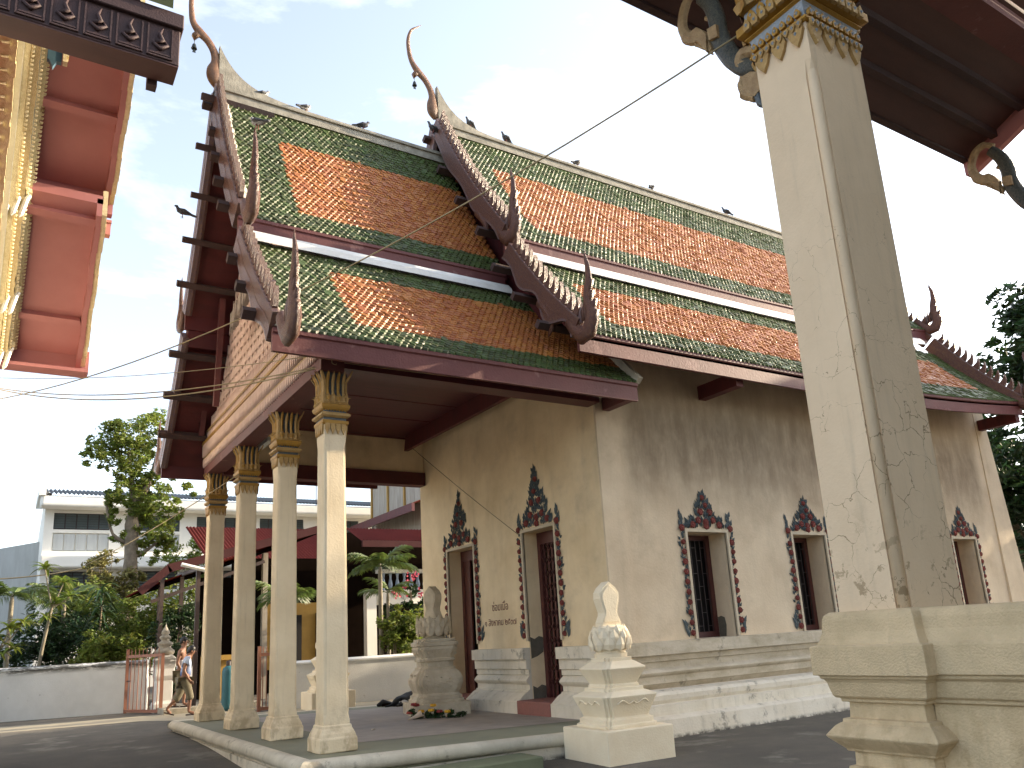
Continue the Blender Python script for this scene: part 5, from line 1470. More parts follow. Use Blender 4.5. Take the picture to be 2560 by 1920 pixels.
b = MB(); b.box(7.35, 9.6, 26.8, 27.0, 1.0, 3.1, yellowp); b.box(7.7, 8.5, 26.7, 26.81, 1.0, 2.7, black); b.box(9.0, 9.3, 26.7, 26.81, 1.3, 2.75, black); b.build('ochre_panel', pav)
b = MB(); b.box(4.85, 5.6, 24.2, 24.3, .3, 1.55, yellowp); b.box(5.15, 5.9, 24.1, 24.2, 1.42, 1.56, yellowp); b.build('counter', pav)
# timber house with balcony
hs = thing('timber_house', 'two-storey timber house with white balcony and pale boarded upper wall behind the porch', 'house', (14, 29, .2))
b = MB()
HX, HK = 17.0, 1.26
for k in range(19):
    y = 34.6 + k * .34; b.box(HX, HX + .06, y, y + .325, 8.3, 10.15, timber)
for y in (34.6, 36.7, 38.8, 41.0): b.box(HX - .09, HX, y - .07, y + .07, 8.2, 11.0, yellowp)
for z in (8.25, 10.15, 10.9): b.box(HX - .08, HX, 34.6, 41.1, z, z + .11, yellowp)
b.box(HX + .06, HX + 7, 34.6, 41.0, .1, 11.0, timber)
for k in range(19): b.box(HX - .06, HX - .02, 34.7 + k * .34, 34.74 + k * .34, 10.26, 10.9, yellowp)
b.build('upper_wall', hs, kind='stuff')
b = MB(); b.add([(15.9, 33.5, 11.1), (25, 33.5, 11.1), (25, 41.8, 11.4), (15.9, 41.8, 11.4), (15.9, 33.5, 11.3), (25, 33.5, 11.3), (25, 41.8, 11.6), (15.9, 41.8, 11.6)], [(0, 1, 2, 3), (4, 5, 6, 7), (0, 1, 5, 4), (0, 3, 7, 4)], yellowp); b.build('upper_roof', hs)
corr('roof_sheet', hs, (10.2, 25.6, 5.05), (18, 25.6, 5.05), (18, 27.6, 5.75), (10.4, 27.6, 5.75), 60, redmetal)
corr('roof_sheet', hs, (15.8, 41, 7.85), (15.8, 33.2, 7.85), (17, 33.2, 8.3), (17, 41, 8.3), 50, redmetal)
b = MB(); b.box(10.2, 18, 25.5, 25.6, 4.84, 5.06, mauve); b.build('eave_fascia', hs)
b = MB(); b.box(15.7, 15.85, 33.2, 41, 7.5, 7.88, darkred); b.build('eave_fascia', hs)
b = MB(); b.box(10.6, 18, 28.2, 28.4, .1, 5.7, darkwood); b.build('back_wall', hs)
b = MB(); b.box(11.2, 18, 26.6, 26.85, 2.95, 3.45, bldw); b.box(11.2, 18, 26.6, 26.85, 4.05, 4.18, bldw); b.build('balcony', hs)
for k in range(24):
    b = MB(); b.lathe(11.45 + k * .27, 26.72, [(.05, 3.45), (.05, 3.52), (.085, 3.65), (.04, 3.85), (.045, 3.95), (.06, 4.0), (.06, 4.05)], 8, balu); b.build('baluster', hs)
b = MB(); b.box(10.72, 11.08, 26.5, 26.8, .1, 3.4, bldw); b.build('pillar', hs)

# ------------------------------------------------------------------ vegetation
def leaf_cloud(blobs, n, size, mt, gap=0.0, flat=.6):
    b = MB(); fs = []
    tot = sum(r * r for *_, r in blobs)
    for (x, y, z, r) in blobs:
        k = int(n * r * r / tot)
        # sub-clumps give light and dark tufts
        sub = [(random.gauss(0, .55), random.gauss(0, .55), random.gauss(0, .5)) for _ in range(max(5, int(k / 34)))]
        for i in range(k):
            c = random.choice(sub)
            d_ = Vector((c[0] + random.gauss(0, .17), c[1] + random.gauss(0, .17), c[2] + random.gauss(0, .13)))
            if d_.length > 1.15: d_ *= 1.15 / d_.length
            p = Vector((x, y, z)) + d_ * r
            u = Vector((random.gauss(0, 1), random.gauss(0, 1), random.gauss(0, flat))).normalized()
            v = u.cross(Vector((random.gauss(0, 1), random.gauss(0, 1), random.gauss(0, 1)))).normalized()
            s = size * random.uniform(.6, 1.3)
            nn = u.cross(v) * s * .18
            o = len(b.v)
            b.v += [tuple(p - u * s), tuple(p + v * s * .36 - nn), tuple(p + u * s), tuple(p - v * s * .36 - nn)]
            b.f += [[o, o + 1, o + 2], [o, o + 2, o + 3]]; i_ = b.mi(mt); b.m += [i_, i_]
    return b
def tree(label, base, trunk, limbs, clouds, group=None, name='tree'):
    t = thing(name, label, 'tree', base, group)
    b = MB(); k = catmull([p[:3] for p in trunk], 4); rr = [p[3] for p in trunk]
    b.tube(k, [rr[min(len(rr) - 1, i // 4)] * random.uniform(.93, 1.07) for i in range(len(k))], 10, bark)
    tr = b.build('trunk', t, smooth=True)
    for l in limbs:
        b = MB(); k = catmull([p[:3] for p in l], 4); b.tube(k, [l[min(len(l) - 1, i // 4)][3] for i in range(len(k))], 7, bark); b.build('limb', tr, smooth=True)
    for bl, n, s, mt in clouds: leaf_cloud(bl, n, s, mt).build('crown', t, fixn=False)
    return t
Y = 36.0
def q(r, zy, rad, dy=0): return (r * (Y + dy), Y + dy, 1.6 + zy * (Y + dy), rad * .86)
tree('tall tree with grey trunk and tufted bright green crown before the white building', (4.25, Y, .2),
     [(4.25, Y, .1, .36), (4.28, Y, 3.0, .32), (4.33, Y, 5.5, .27), (4.30, Y, 7.4, .2), (4.4, Y, 8.6, .12)],
     [[(4.33, Y, 7.6, .13), (4.2, Y, 8.8, .09), (4.0, Y, 10.2, .05)], [(4.35, Y, 7.7, .15), (4.9, Y, 8.9, .1), (5.3, Y + .3, 10.6, .04)], [(4.2, Y, 6.2, .08), (3.6, Y, 6.6, .055), (3.3, Y, 7.8, .04)],
      [(4.35, Y, 5.6, .08), (5.0, Y, 6.0, .06), (5.6, Y, 6.6, .04)]],
     [([q(.095, .243, 1.0), q(.078, .228, .6), q(.118, .252, 1.1), q(.142, .268, .95, 1), q(.160, .255, .75), q(.112, .222, .85), q(.150, .235, .8, 1), q(.140, .215, .6), q(.168, .215, .55), q(.182, .197, .45),
        q(.122, .190, .9), q(.100, .186, .5), q(.140, .175, .95), q(.158, .168, .6), q(.128, .160, .7), q(.148, .145, .8), q(.155, .128, .55), q(.135, .118, .6), q(.092, .164, .45), q(.105, .152, .4), q(.130, .205, .6), q(.112, .205, .5), q(.145, .190, .5), q(.098, .178, .55), q(.108, .137, .45)], 12500, .12, leafm)])
# yellowing creeper clothing the foot of that tree and bushes along the wall
def bush(label, blobs, n, s, mt, name='bush', cat='bush', group=None):
    x, y, z, r = blobs[0]; t = thing(name, label, cat, (x, y, .2), group)
    b = MB()
    for bx, by, bz, br in blobs[:4]:
        for k in range(3): b.tube([(x + random.uniform(-.2, .2), y, .15), (bx + random.uniform(-.1, .1), by, (bz + .2) / 2), (bx + random.uniform(-br, br) * .5, by, bz)], [.03, .022, .008], 5, bark)
    b.build('stems', t, kind='stuff')
    leaf_cloud(blobs, n, s, mt).build('foliage', t, fixn=False, kind='stuff')
    return t
def qq(yy, r, zy, rad): return (r * yy, yy, 1.6 + zy * yy, rad)
bush('yellowing leafy climber round the foot of the tall tree', [qq(34, .092, .095, .75), qq(34, .105, .078, .7), qq(34, .118, .06, .6), qq(34, .095, .112, .5), qq(34, .122, .085, .5), qq(34, .098, .06, .6)], 2600, .11, leafy, 'climber', 'climber')
bush('broad mid-green shrub left of the tall tree trunk', [qq(32, .078, .062, .85), qq(32, .062, .05, .7), qq(32, .09, .05, .8), qq(32, .07, .03, .9)], 3000, .12, leafm)
bush('dark green shrub mass along the wall left of the gatepost', [qq(30.2, .118, .032, .9), qq(30.2, .135, .04, .8), qq(30.2, .105, .02, .8), qq(30.2, .142, .02, .8), qq(30.2, .125, .055, .6), qq(30.2, .15, .04, .7)], 5200, .085, leafm)
bush('low bright shrub leaning over the white wall by the brown gate', [qq(26.6, .095, .012, .55), qq(26.6, .112, .012, .55), qq(26.6, .13, .006, .5), qq(26.6, .085, .002, .4)], 2400, .10, leafm)
bush('dark shrub in the shade behind the two men', [qq(25.2, .165, .0, .6), qq(25.2, .17, .025, .6), qq(25.2, .18, .045, .55), qq(25.2, .165, -.03, .5)], 3200, .085, leafd)
bush('dark hedge in deep shade behind the left wall', [qq(30, .03, .01, .9), qq(30, .055, .015, 1.0), qq(30, .08, .02, 1.1), qq(30, .01, .0, .8), qq(30, .045, .035, .8)], 5000, .10, leafd)
bush('green bush inside the pavilion beside the thin posts', [qq(30.5, .175, .06, .9), qq(30.5, .19, .045, .9), qq(30.5, .165, .02, .9), qq(30.5, .2, .075, .6)], 3000, .10, leafm)
bush('small tree top showing above the pavilion roof', [qq(40, .178, .115, .9), qq(40, .192, .108, .8)], 1200, .13, leafm)
bush('bright yellow-green bush over the back wall beside the porch shrine', [qq(22.6, .445, .022, .5), qq(22.6, .465, .03, .5), qq(22.6, .455, .0, .55), qq(22.6, .475, .005, .5), qq(22.6, .442, .04, .3)], 3400, .085, leafm)
ol = bush('oleander with pink blossom clusters in front of the white balcony', [qq(24.5, .455, .045, .4), qq(24.5, .475, .05, .35), qq(24.5, .44, .045, .35), qq(24.5, .47, .07, .25)], 700, .10, leafd)
b = MB()
fl_ = []
for (r, zy, n_) in ((.472, .088, 16), (.464, .076, 8), (.444, .068, 7), (.486, .066, 9), (.452, .06, 6), (.448, .032, 5), (.475, .034, 5)):
    for k in range(n_):
        x, y, z, _ = qq(24.3, r, zy, 0); c = (x + random.gauss(0, .10), y + random.gauss(0, .08), z + random.gauss(0, .09))
        fl_.append(c)
for c in fl_:
    for k in range(5):
        a = k * 1.256; u = Vector((math.cos(a), random.uniform(-.5, .1), math.sin(a))) * .042; v = Vector((-math.sin(a), 0, math.cos(a))) * .02
        c_ = Vector(c); b.add([c_, c_ + u * .6 + v, c_ + u, c_ + u * .6 - v], [(0, 1, 2, 3)], pinkflower)
b.build('blossom', ol, fixn=False, kind='stuff')
# big dark trees to the right
def big_tree(label, x, y, h, spread, n=9000, s=.22, mt=leafd):
    bl = []
    for k in range(16):
        a = random.uniform(0, 2 * PI); rr = spread * math.sqrt(random.random()) * .75; zz = h * random.uniform(.42, .92)
        bl.append((x + rr * math.cos(a), y + rr * math.sin(a), zz, spread * random.uniform(.26, .42)))
    bl.append((x, y, h * .93, spread * .35))
    return tree(label, (x, y, 0), [(x, y, -.1, .4), (x + .1, y, h * .3, .32), (x, y + .1, h * .55, .2), (x, y, h * .8, .06)],
         [[(x, y, h * .4, .16), (x + spread * .4, y, h * .6, .08), (x + spread * .6, y, h * .75, .03)], [(x, y, h * .4, .16), (x - spread * .4, y + .3, h * .6, .08), (x - spread * .6, y, h * .72, .03)]],
         [(bl, n, s, mt)], 'trees shading the right side of the courtyard')
random.seed(21)
big_tree('big dark green tree at the right edge behind the far end of the temple', 32.8, 12.4, 13.2, 3.5, 13000, .2)
big_tree('dark lower tree behind the lower right roof corner of the temple', 33.5, 15.8, 8.6, 3.6, 9000, .2)
big_tree('dense dark tree at the far right end of the temple courtyard', 33.5, 8.6, 12.6, 3.8, 15000, .26)
big_tree('dense dark tree at the right, second from the far end of the courtyard', 32.5, 5.4, 12.8, 3.6, 15000, .28)
big_tree('dense dark tree beyond the right hand hall', 33.5, 2.2, 12.6, 4.2, 12000, .28)
big_tree('dense dark tree standing furthest right past the hall', 33, -4.8, 12.4, 4.0, 7000, .26)
random.seed(33)  # unseen tree row added to block low sky and darken faces turned this way
for k, (x, y, h, sp, lab) in enumerate(((-10, -15, 10, 4.5, 'broad dark tree added unseen behind the viewpoint to cut skylight, furthest left of the row'), (-2, -17, 11, 5, 'broad dark tree added unseen behind the viewpoint to cut skylight, second of the row'), (6.5, -16, 10.5, 4.8, 'broad dark tree added unseen behind the viewpoint to cut skylight, third of the row'), (15, -17, 11, 5, 'broad dark tree added unseen behind the viewpoint to cut skylight, furthest right of the row'))):
    big_tree(lab, x, y, h, sp, 4000, .34)
# palms: each frond a piece of its own
def frond_mesh(L_, droop, nl, ll, mt, name='frond', width=.02):
    b = MB(); sp = []
    for i in range(13):
        t = i / 12; sp.append(Vector((L_ * t * (1 - .18 * t * t), 0, L_ * (.55 * t - droop * t * t))))
    b.tube(sp, [width * (1 - .85 * i / 12) for i in range(13)], 4, mt)
    for k in range(nl):
        t = .16 + .82 * k / nl; i = min(11, int(t * 12)); p = sp[i].lerp(sp[i + 1], t * 12 - i)
        l = ll * (math.sin(PI * min(1, t * .9 + .08)) ** .6) * random.uniform(.85, 1.1)
        for sg in (-1, 1):
            d_ = Vector((.55, sg * .85, -.25 + random.uniform(-.2, .2))).normalized() * l; wv = Vector((.024, 0, .012))
            b.add([p - wv, p + d_ * .5 - wv + Vector((0, 0, .02)), p + d_ + Vector((0, 0, -l * .22)), p + d_ * .5 + wv + Vector((0, 0, .02)), p + wv], [(0, 1, 2, 3, 4)], mt)
    return b.mesh(name)
random.seed(5)
fA = frond_mesh(2.1, .55, 26, .55, palmleaf); fB = frond_mesh(1.7, .75, 24, .5, palmleaf)
def palm(label, x, y, zc, n, sc=1.0, lean=(0, 0), r=.09, group='palms around the yard', name='palm', meshes=None, up=(.15, .9), z0=.1):
    t = thing(name, label, 'palm', (x, y, z0), group)
    b = MB(); b.tube([(x - lean[0], y - lean[1], z0), (x - lean[0] * .5, y - lean[1] * .5, zc * .5), (x, y, zc - .15), (x, y, zc + .1)], [r * 1.2, r, r * .9, r * .5], 9, palmtrunk); b.build('trunk', t, smooth=True)
    ms = meshes or (fA, fB)
    for k in range(n):
        a = 2 * PI * k / n + random.uniform(-.3, .3)
        el = random.uniform(*up)
        rot = Matrix.Rotation(a, 3, 'Z') @ Matrix.Rotation(-el + .35, 3, 'Y') @ Matrix.Rotation(random.uniform(-.4, .4), 3, 'X')
        s_ = sc * random.uniform(.8, 1.1)
        inst(random.choice(ms), 'frond', t, (x, y, zc), rot, (s_,) * 3)
palm('feather palm at the far left edge above the white wall', .25, 28.5, 3.6, 13, .85, r=.07)
palm('feather palm beside the lower windows of the white building', 1.75, 30.5, 3.5, 13, .8, r=.07)
palm('feather palm between the shrubs left of the tall tree', 2.6, 31.5, 3.2, 12, .75, r=.07)
palm('feather palm in front of the balcony house between column and wall', 9.75, 23.0, 3.9, 18, .72, r=.07)
palm('drooping palm between the third and nearest porch columns', 6.75, 22.2, 2.9, 12, .7, r=.07)
palm('small feather palm beside the balcony pillar', 10.6, 24.4, 3.2, 10, .6, r=.06)
# dracaena: a column of drooping strap leaves
def strap_mesh(l, wv, mt):
    b = MB(); vs_ = []
    for i in range(6):
        t = i / 5; x = l * t; z = l * (.5 * t - .95 * t * t); h = wv * (1 - (2 * t - .7) ** 2 * .55) * (1 if t < .99 else .05)
        vs_ += [(x, -h, z), (x, 0, z - h * .35), (x, h, z)]
    b.add(vs_, [(i * 3 + k, i * 3 + k + 1, i * 3 + k + 4, i * 3 + k + 3) for i in range(5) for k in (0, 1)], mt); return b.mesh('leaf')
st1 = strap_mesh(.75, .035, leafd)
t = thing('dracaena', 'dark column of drooping strap leaves before the shrubs', 'plant', (2.6, 28, .2))
b = MB(); b.tube([(2.6, 28, .1), (2.62, 28, 3.4)], [.05, .03], 6, bark); b.build('stem', t)
for k in range(90):
    z = 1.5 + 2.4 * k / 90; a = k * 2.4
    inst(st1, 'leaf', t, (2.6, 28, z), Matrix.Rotation(a, 3, 'Z') @ Matrix.Rotation(random.uniform(-.5, .2), 3, 'Y'), (random.uniform(.8, 1.1),) * 3)
# frangipani: thin pale trunk with rosettes of long leaves
pl = strap_mesh(.42, .055, leafm)
def frang(label, base, top, tips, n=13):
    t = thing('frangipani', label, 'tree', base)
    b = MB(); b.tube(catmull([base, ((base[0] + top[0]) / 2 - .05, base[1], (base[2] + top[2]) / 2), top], 4), [.065, .06, .055, .05, .05, .045, .045, .04, .04], 8, palmtrunk); tr = b.build('trunk', t, smooth=True)
    for tp in tips:
        b = MB(); b.tube([top, ((top[0] + tp[0]) / 2, top[1], (top[2] + tp[2]) / 2 - .05), tp], [.03, .025, .018], 6, palmtrunk); b.build('limb', tr)
        for k in range(n):
            inst(pl, 'leaf', t, tp, Matrix.Rotation(k * 2.4, 3, 'Z') @ Matrix.Rotation(-random.uniform(-.2, 1.0), 3, 'Y'), (random.uniform(.8, 1.15),) * 3)
frang('slender pale leaning trunk with sparse leaves rising over the left wall', (.95, 27.2, .2), (1.25, 27.2, 3.2), [(1.0, 27.2, 4.3), (1.5, 27.2, 3.9), (1.35, 27.2, 3.3), (1.7, 27.3, 3.5), (1.1, 27.1, 2.9)])
frang('low rosette of broad leaves peeping over the wall at the left edge', (-.1, 26.8, .2), (.0, 26.8, 2.0), [(-.15, 26.7, 2.4), (.25, 26.7, 2.6), (.55, 26.7, 2.75), (.0, 26.6, 1.95), (.35, 26.6, 2.05), (-.4, 26.7, 2.2)], 15)

# ------------------------------------------------------------------ people
def skin_body(name, verts, edges, radii, root, mt, parent, sub=2):
    me = bpy.data.meshes.new(name); base = Vector(WL[parent.name])
    me.from_pydata([Vector(v) - base for v in verts], edges, []); me.materials.append(mt)
    o = bpy.data.objects.new(name, me); C.objects.link(o); o.parent = parent; WL[o.name] = tuple(base)
    md = o.modifiers.new('Skin', 'SKIN'); md.use_smooth_shade = True
    for i, r_ in enumerate(radii):
        s_ = me.skin_vertices[0].data[i]; s_.radius = r_ if hasattr(r_, '__len__') else (r_, r_); s_.use_root = (i == root)
    ss = o.modifiers.new('Sub', 'SUBSURF'); ss.levels = sub; ss.render_levels = sub
    return o
def chain(J, spec):
    """spec: list of chains of joint names -> verts, edges, radii"""
    names = []; E_ = []
    for ch in spec:
        for a, c in zip(ch, ch[1:]):
            for k in (a, c):
                if k not in names: names.append(k)
            E_.append((names.index(a), names.index(c)))
    return names, E_
def person(label, pos, head_dir, J, rad, top_mt, vest, group='men walking by the gate'):
    t = thing('person', label, 'person', pos, group)
    h = math.radians(head_dir); ca, sa = math.cos(h), math.sin(h)
    W = {k: (pos[0] + x * ca - y * sa, pos[1] + x * sa + y * ca, pos[2] + z) for k, (x, y, z) in J.items()}
    def part(name, spec, mt, sc=1.0, root=0, add=0.0, ovr=None):
        names, E_ = chain(J, spec)
        rr = []
        for k in names:
            r_ = (ovr or {}).get(k, rad[k]); rr.append(tuple(x * sc + add for x in r_) if hasattr(r_, '__len__') else r_ * sc + add)
        return skin_body(name, [W[k] for k in names], E_, rr, root, mt, t)
    body = part('body', [['pelvis', 'belly', 'chest', 'neck', 'skull', 'crown'], ['chest', 'shL', 'elL', 'wrL', 'hnL'], ['chest', 'shR', 'elR', 'wrR', 'hnR'], ['pelvis', 'hipL', 'knL', 'anL', 'toL'], ['pelvis', 'hipR', 'knR', 'anR', 'toR']], skin)
    if vest: part('vest', [['pelvis', 'belly', 'chest']], top_mt, 1.04, 0, .012)
    else: part('shirt', [['pelvis', 'belly', 'chest'], ['chest', 'shL', 'slL'], ['chest', 'shR', 'slR']], top_mt, 1.05, 0, .016)
    part('trousers', [['pelvis', 'hipL', 'knL', 'cfL'], ['pelvis', 'hipR', 'knR', 'cfR']], khaki, 1.08, 0, .024)
    # hair cap, ears, nose
    sk = Vector(W['skull']); cr = Vector(W['crown'])
    b = MB(); up = (cr - sk).normalized(); fwd = Vector((ca, sa, 0)); back = -fwd
    for q_, r_ in ((up * .035 + back * .022, .092), (up * .06 + back * .006, .086), (back * .05, .07)):
        c = sk + q_; b.lathe(c.x, c.y, [(r_ * math.sin(PI * i / 8) + .001, c.z - r_ * math.cos(PI * i / 8)) for i in range(9)], 12, hairb)
    b.build('hair', t, smooth=True)
    b = MB()
    side_ = Vector((-sa, ca, 0))
    for sg in (-1, 1):
        c = sk + side_ * sg * .082; b.lathe(c.x, c.y, [(.004, c.z - .035), (.018, c.z - .01), (.02, c.z + .012), (.004, c.z + .03)], 6, skin)
        e = sk + fwd * .088 + side_ * sg * .032 + Vector((0, 0, .012)); b.lathe(e.x, e.y, [(.002, e.z - .008), (.010, e.z), (.002, e.z + .008)], 6, hairb)
    n_ = sk + fwd * .10 - Vector((0, 0, .012)); b.tube([n_ + Vector((0, 0, .025)) - fwd * .012, n_, n_ - Vector((0, 0, .014)) - fwd * .01], [.006, .014, .009], 6, skin)
    m_ = sk + fwd * .088 - Vector((0, 0, .052)); b.tube([m_ - side_ * .022, m_, m_ + side_ * .022], [.004, .007, .004], 5, rosered)
    b.build('face', t)
    for sd in 'LR':
        a = Vector(W['an' + sd]); to = Vector(W['to' + sd]); f_ = (to - a); f_.z = 0; f_ = f_.normalized(); zb = min(a.z - .075, to.z - .025)
        b = MB(); b.beam(Vector((a.x, a.y, 0)) - f_ * .06 + Vector((0, 0, a.z - .075)), Vector((to.x, to.y, 0)) + f_ * .07 + Vector((0, 0, to.z - .03)), .10, .025, sandal); b.build('sandal', t)
        # fingers
        hn = Vector(W['hn' + sd]); wr = Vector(W['wr' + sd]); dd = (hn - wr).normalized(); sd_ = dd.cross(Vector((ca, sa, 0))).normalized()
        b = MB()
        for k in range(4):
            p0 = hn + Vector((ca, sa, 0)) * (-.028 + k * .019); ln = (.062, .072, .07, .055)[k]
            b.tube([p0, p0 + dd * ln * .55, p0 + dd * ln + Vector((ca, sa, 0)) * .0 + sd_ * .016], [.009, .0085, .006], 6, skin)
        p0 = wr + dd * .03 + Vector((ca, sa, 0)) * .03; b.tube([p0, p0 + dd * .04 + Vector((ca, sa, 0)) * .022, p0 + dd * .07 + Vector((ca, sa, 0)) * .022], [.011, .010, .006], 6, skin)
        b.build('fingers', t)
    return t
RAD = dict(pelvis=(.15, .12), belly=(.145, .11), chest=(.165, .12), neck=.055, skull=(.083, .098), crown=(.06, .07), shL=.062, elL=.043, wrL=.03, hnL=(.038, .018), shR=.062, elR=.043, wrR=.03, hnR=(.038, .018),
           slL=.07, slR=.07, hipL=.092, knL=.058, anL=.036, toL=(.042, .024), hipR=.092, knR=.058, anR=.036, toR=(.042, .024), cfL=.085, cfR=.085)
J1 = dict(pelvis=(0, 0, .86), belly=(.02, 0, 1.02), chest=(.05, 0, 1.26), neck=(.09, 0, 1.40), skull=(.145, 0, 1.49), crown=(.15, 0, 1.56), shL=(.05, .19, 1.32), elL=(-.04, .24, 1.07), wrL=(.05, .24, .85), hnL=(.09, .23, .77),
          shR=(.05, -.19, 1.32), elR=(-.02, -.23, 1.05), wrR=(.10, -.22, .84), hnR=(.15, -.21, .77), slL=(0.01, .215, 1.18), slR=(.02, -.215, 1.18),
          hipL=(-.02, .09, .80), knL=(-.12, .10, .45), anL=(-.38, .10, .17), toL=(-.28, .10, .05), hipR=(.02, -.09, .80), knR=(.14, -.10, .46), anR=(.12, -.10, .085), toR=(.26, -.11, .03), cfL=(-.22, .10, .34), cfR=(.135, -.10, .34))
person('man walking with bowed head in a white to blue dipped shirt and khaki shorts', (3.93, 21.45, .205), -12, J1, RAD, shirt, False)
J2 = dict(J1); J2.update(neck=(.05, 0, 1.46), chest=(.02, 0, 1.29), skull=(.065, 0, 1.60), crown=(.06, 0, 1.69), shL=(.02, .19, 1.36), shR=(.02, -.19, 1.36), knL=(-.05, .10, .45), anL=(-.22, .10, .09), toL=(-.10, .10, .03), cfL=(-.1, .10, .34), elR=(-.03, -.24, 1.08), elL=(-.03, .24, 1.08))
person('man in a white sleeveless vest looking back behind the blue-shirted man', (4.04, 22.6, .35), -25, J2, RAD, tankw, True)

# ------------------------------------------------------------------ small things on the porch floor and in the yard
dog = thing('dog', 'black and white dog lying on the porch floor beside the carved shrine', 'dog', (7.6, 17.0, .28))
dv = [(7.55, 16.75, .37), (7.72, 16.9, .40), (7.88, 17.02, .44), (7.98, 17.02, .50), (8.05, 16.95, .52), (8.13, 16.86, .49), (7.40, 16.66, .36), (7.25, 16.60, .32), (7.10, 16.62, .30),
      (7.92, 16.85, .33), (8.02, 16.68, .30), (7.45, 16.55, .32), (7.30, 16.45, .30)]
de = [(0, 1), (1, 2), (2, 3), (3, 4), (4, 5), (0, 6), (6, 7), (7, 8), (2, 9), (9, 10), (0, 11), (11, 12)]
skin_body('body', dv, de, [.12, .125, .12, .08, .085, .04, .11, .03, .015, .045, .025, .055, .025], 1, dogblack, dog)
b = MB(); b.lathe(7.52, 16.64, [(.02, .27), (.13, .29), (.13, .37), (.02, .42)], 10, dogwhite); b.build('white_patch', dog, smooth=True)
b = MB()
for sg in (-1, 1): b.prism([(8.02, .58), (8.08, .58), (8.03, .66)], XZ(16.94 + sg * .06), -.01, .01, dogblack)
b.build('ears', dog)
b = MB(); b.tube([(7.05, 16.9, .32), (7.2, 16.95, .36), (7.42, 17.0, .33)], [.03, .075, .03], 8, dogblack); b.tube([(7.15, 16.9, .30), (7.35, 16.85, .30)], [.05, .05], 6, darkwood)
tag(b.build('dark_shoes', loc=(7.2, 16.9, .28), smooth=True), 'small dark heap of footwear on the porch floor left of the dog', 'footwear')
bq = thing('flower_offering', 'bunch of yellow and red flowers with green leaves laid on the porch floor', 'flowers', (6.45, 13.2, .31))
leaf_cloud([(6.42, 13.15, .36, .16), (6.62, 13.02, .35, .16), (6.25, 13.3, .34, .13), (6.85, 12.9, .33, .13)], 700, .05, leafd).build('greenery', bq, fixn=False, kind='stuff')
for (x, y, z, mt) in ((6.28, 13.12, .42, yelflower), (6.42, 13.02, .43, yelflower), (6.56, 12.98, .40, redflower), (6.68, 12.92, .39, yelflower), (6.5, 13.1, .50, yelflower), (6.25, 13.25, .52, redflower), (6.15, 13.32, .40, redflower), (6.18, 13.2, .54, redflower)):
    b = MB()
    for k in range(9):
        a = k * .7; b.tube([(x, y, z), (x + math.cos(a) * .05, y + math.sin(a) * .05, z + .022)], [.014, .024], 5, mt)
    b.build('flower', bq)
b = MB(); b.tube([(6.02, 13.12, .325), (6.14, 13.08, .36), (6.25, 13.05, .41)], [.008, .03, .055], 8, paper); b.build('paper_cone', bq)
gas = thing('gas_cylinder', 'tall blue-green gas cylinder standing behind the second column from the left', 'cylinder', (5.02, 21.7, .2))
b = MB(); b.lathe(5.02, 21.7, [(.02, .2), (.15, .22), (.155, .3), (.155, 1.15), (.13, 1.24), (.06, 1.29)], 18, bluegas); b.build('body', gas, smooth=True)
b = MB(); b.lathe(5.02, 21.7, [(.05, 1.28), (.06, 1.30), (.06, 1.40), (.03, 1.42)], 10, ironbar); b.build('valve', gas)
b = MB()
b.add([(4.86, 11.9, zpl(4.9) + .012), (4.93, 11.95, zpl(4.9) + .03), (4.98, 12.02, zpl(4.9) + .014), (4.90, 12.0, zpl(4.9) + .026)], [(0, 1, 2, 3)], paper)
tag(b.build('dry_leaf', loc=(4.9, 12, zpl(4.9))), 'single dry brown leaf lying on the porch floor', 'leaf')
# step behind the men
b = MB(); b.box(3.6, 6.0, 22.2, 24.5, .15, .34, cement); bevel(b.build('gate_step', loc=(4.2, 22.5, .2)), .015); tag(bpy.data.objects['gate_step'], 'low grey step in the gateway under the man in the vest', 'step')

# ------------------------------------------------------------------ pigeons
def pigeon_mesh(mt, mt2):
    b = MB()
    b.tube([(-.19, 0, .075), (-.12, 0, .095), (-.06, 0, .125), (.02, 0, .14), (.08, 0, .165), (.105, 0, .215), (.12, 0, .245), (.145, 0, .25), (.17, 0, .243)], [.012, .03, .055, .066, .052, .030, .032, .022, .004], 9, mt, flat=(0, 1, 0), fb=.85)
    b.tube([(-.27, 0, .055), (-.2, 0, .075), (-.12, 0, .10)], [.02, .026, .02], 6, mt2, flat=(0, 1, 0), fb=1.3)
    for sg in (-1, 1):
        b.tube([(.05, sg * .045, .16), (-.04, sg * .06, .135), (-.18, sg * .03, .09)], [.03, .04, .006], 6, mt2, flat=(0, 0, 1), fb=1)
        b.tube([(0.0, sg * .022, .09), (.005, sg * .024, .0)], [.009, .006], 4, rosered); b.tube([(-.02, sg * .024, .003), (.04, sg * .026, .003)], .005, 4, rosered)
    return b.mesh('pigeon')
pd, pw = pigeon_mesh(bird, bird), pigeon_mesh(birdw, bird)
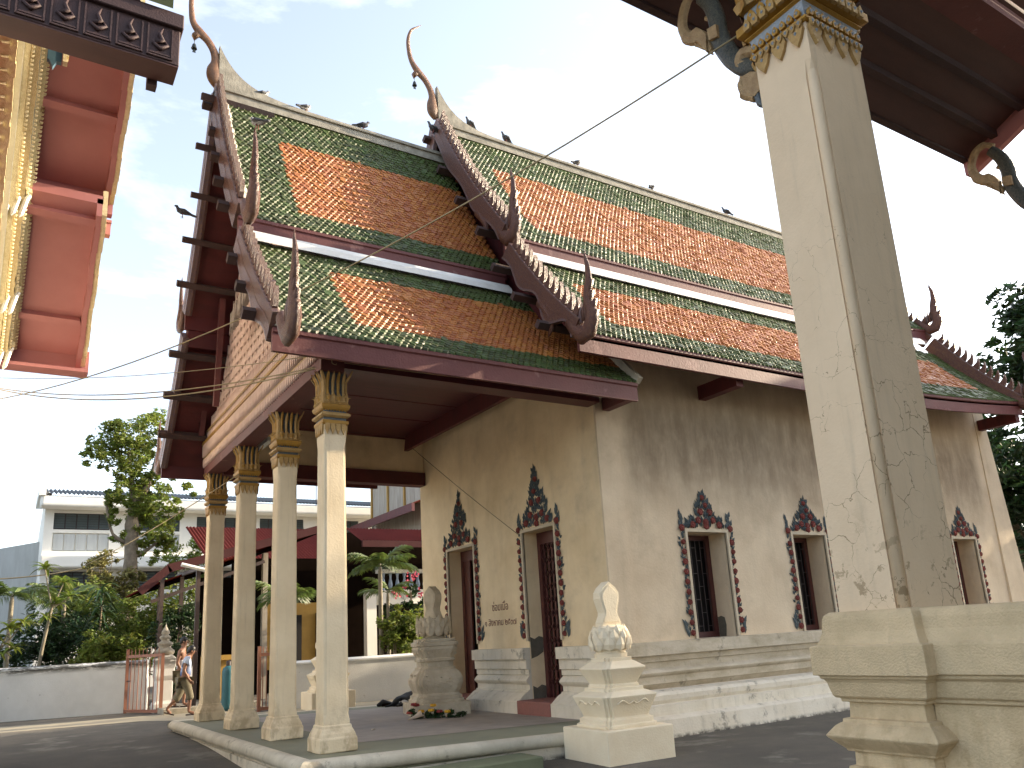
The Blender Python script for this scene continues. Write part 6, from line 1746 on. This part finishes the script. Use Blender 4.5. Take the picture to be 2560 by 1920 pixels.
for (x, y, z, hd, mesh_, lab) in (
    (3.42, AX, 11.735, 10, pw, 'grey and white pigeon nearest the finial on the front porch ridge'),
    (4.25, AX, 11.725, 25, pw, 'pale pigeon stretching its neck, second along the front porch ridge'),
    (5.44, AX, 11.725, 0, pd, 'dark pigeon last along the front porch ridge before the taller gable'),
    (2.60, 10.37, 8.98, 120, pw, 'pale pigeon perched on the upper eave finial of the front porch'),
    (6.93, 13.1, 12.02, 190, pd, 'dark pigeon on the purlin end under the taller gable peak'),
    (2.22, 14.02, 9.32, 170, pd, 'dark pigeon on a purlin end on the shaded far side of the porch gable'),
    (7.97, AX, 12.60, 200, pd, 'dark pigeon nearest the finial on the main ridge'),
    (8.90, AX, 12.53, 195, pd, 'dark pigeon second from the finial on the main ridge'),
    (10.93, AX, 12.50, 15, pd, 'dark pigeon at the middle of the main ridge, above the long orange roof'),
    (13.33, AX, 12.50, 30, pd, 'small dark pigeon fourth along the main ridge'),
    (16.04, AX, 12.50, 170, pd, 'dark pigeon on the main ridge nearest the right hand column')):
    o = bpy.data.objects.new('pigeon', mesh_); C.objects.link(o); o.location = (x, y, z); o.rotation_euler = (0, 0, R(hd)); o.scale = (.88,) * 3
    tag(o, lab, 'pigeon', 'pigeons perched on the temple roof')

# ------------------------------------------------------------------ cables
def cab(label, A, Bp, sag, r, mt=cable, n=24, name='cable'):
    b = MB(); A, Bp = Vector(A), Vector(Bp)
    b.tube([A.lerp(Bp, i / n) - Vector((0, 0, sag * 4 * (i / n) * (1 - i / n))) for i in range(n + 1)], r, 5, mt)
    tag(b.build(name, loc=A, smooth=True), label, 'cable', 'cables slung across the courtyard')
cab('long tan cable slung from the right hand bracket across both roofs to the left', (5.9, 4.45, 7.42), (-1.2, 18.9, 6.75), .80, .010)
cab('upper of two pale cables meeting at the nearest capital', (3.40, 9.80, 5.27), (-1.4, 19.5, 7.55), .42, .010)
cab('lower of two pale cables meeting at the nearest capital', (3.38, 9.78, 5.24), (-1.4, 19.4, 7.58), .52, .011)
cab('thin cable above the pale pair at the nearest capital', (3.45, 9.82, 5.45), (-1.0, 17.5, 6.98), .18, .006)
cab('cable dropping from the third capital to the pavilion roof', (3.3, 13.9, 4.60), (1.9, 26.5, 4.3), .10, .009)
cab('thin dark wire crossing the front wall above the doors', (7.0, 14.8, 5.6), (8.12, 12.5, 3.42), .03, .006, cabledark)
cab('thin wire running under the porch side beam', (3.6, 9.80, 5.34), (8.1, 9.82, 5.46), .03, .005)
cab('sagging cable in front of the white building', (-3, 38, 5.1), (5.2, 39, 6.2), .5, .03)
b = MB()
for k in range(7):
    pts = [(3.42 + random.uniform(-.06, .22), 9.70 + random.uniform(-.05, .06), 5.22 + random.uniform(-.03, .3)) for _ in range(4)]
    b.tube(catmull(pts, 4), .007, 4, cable)
tag(b.build('cable_tangle', loc=(3.5, 9.7, 5.3)), 'tangled loops of wire bundled on the nearest porch capital', 'wires')
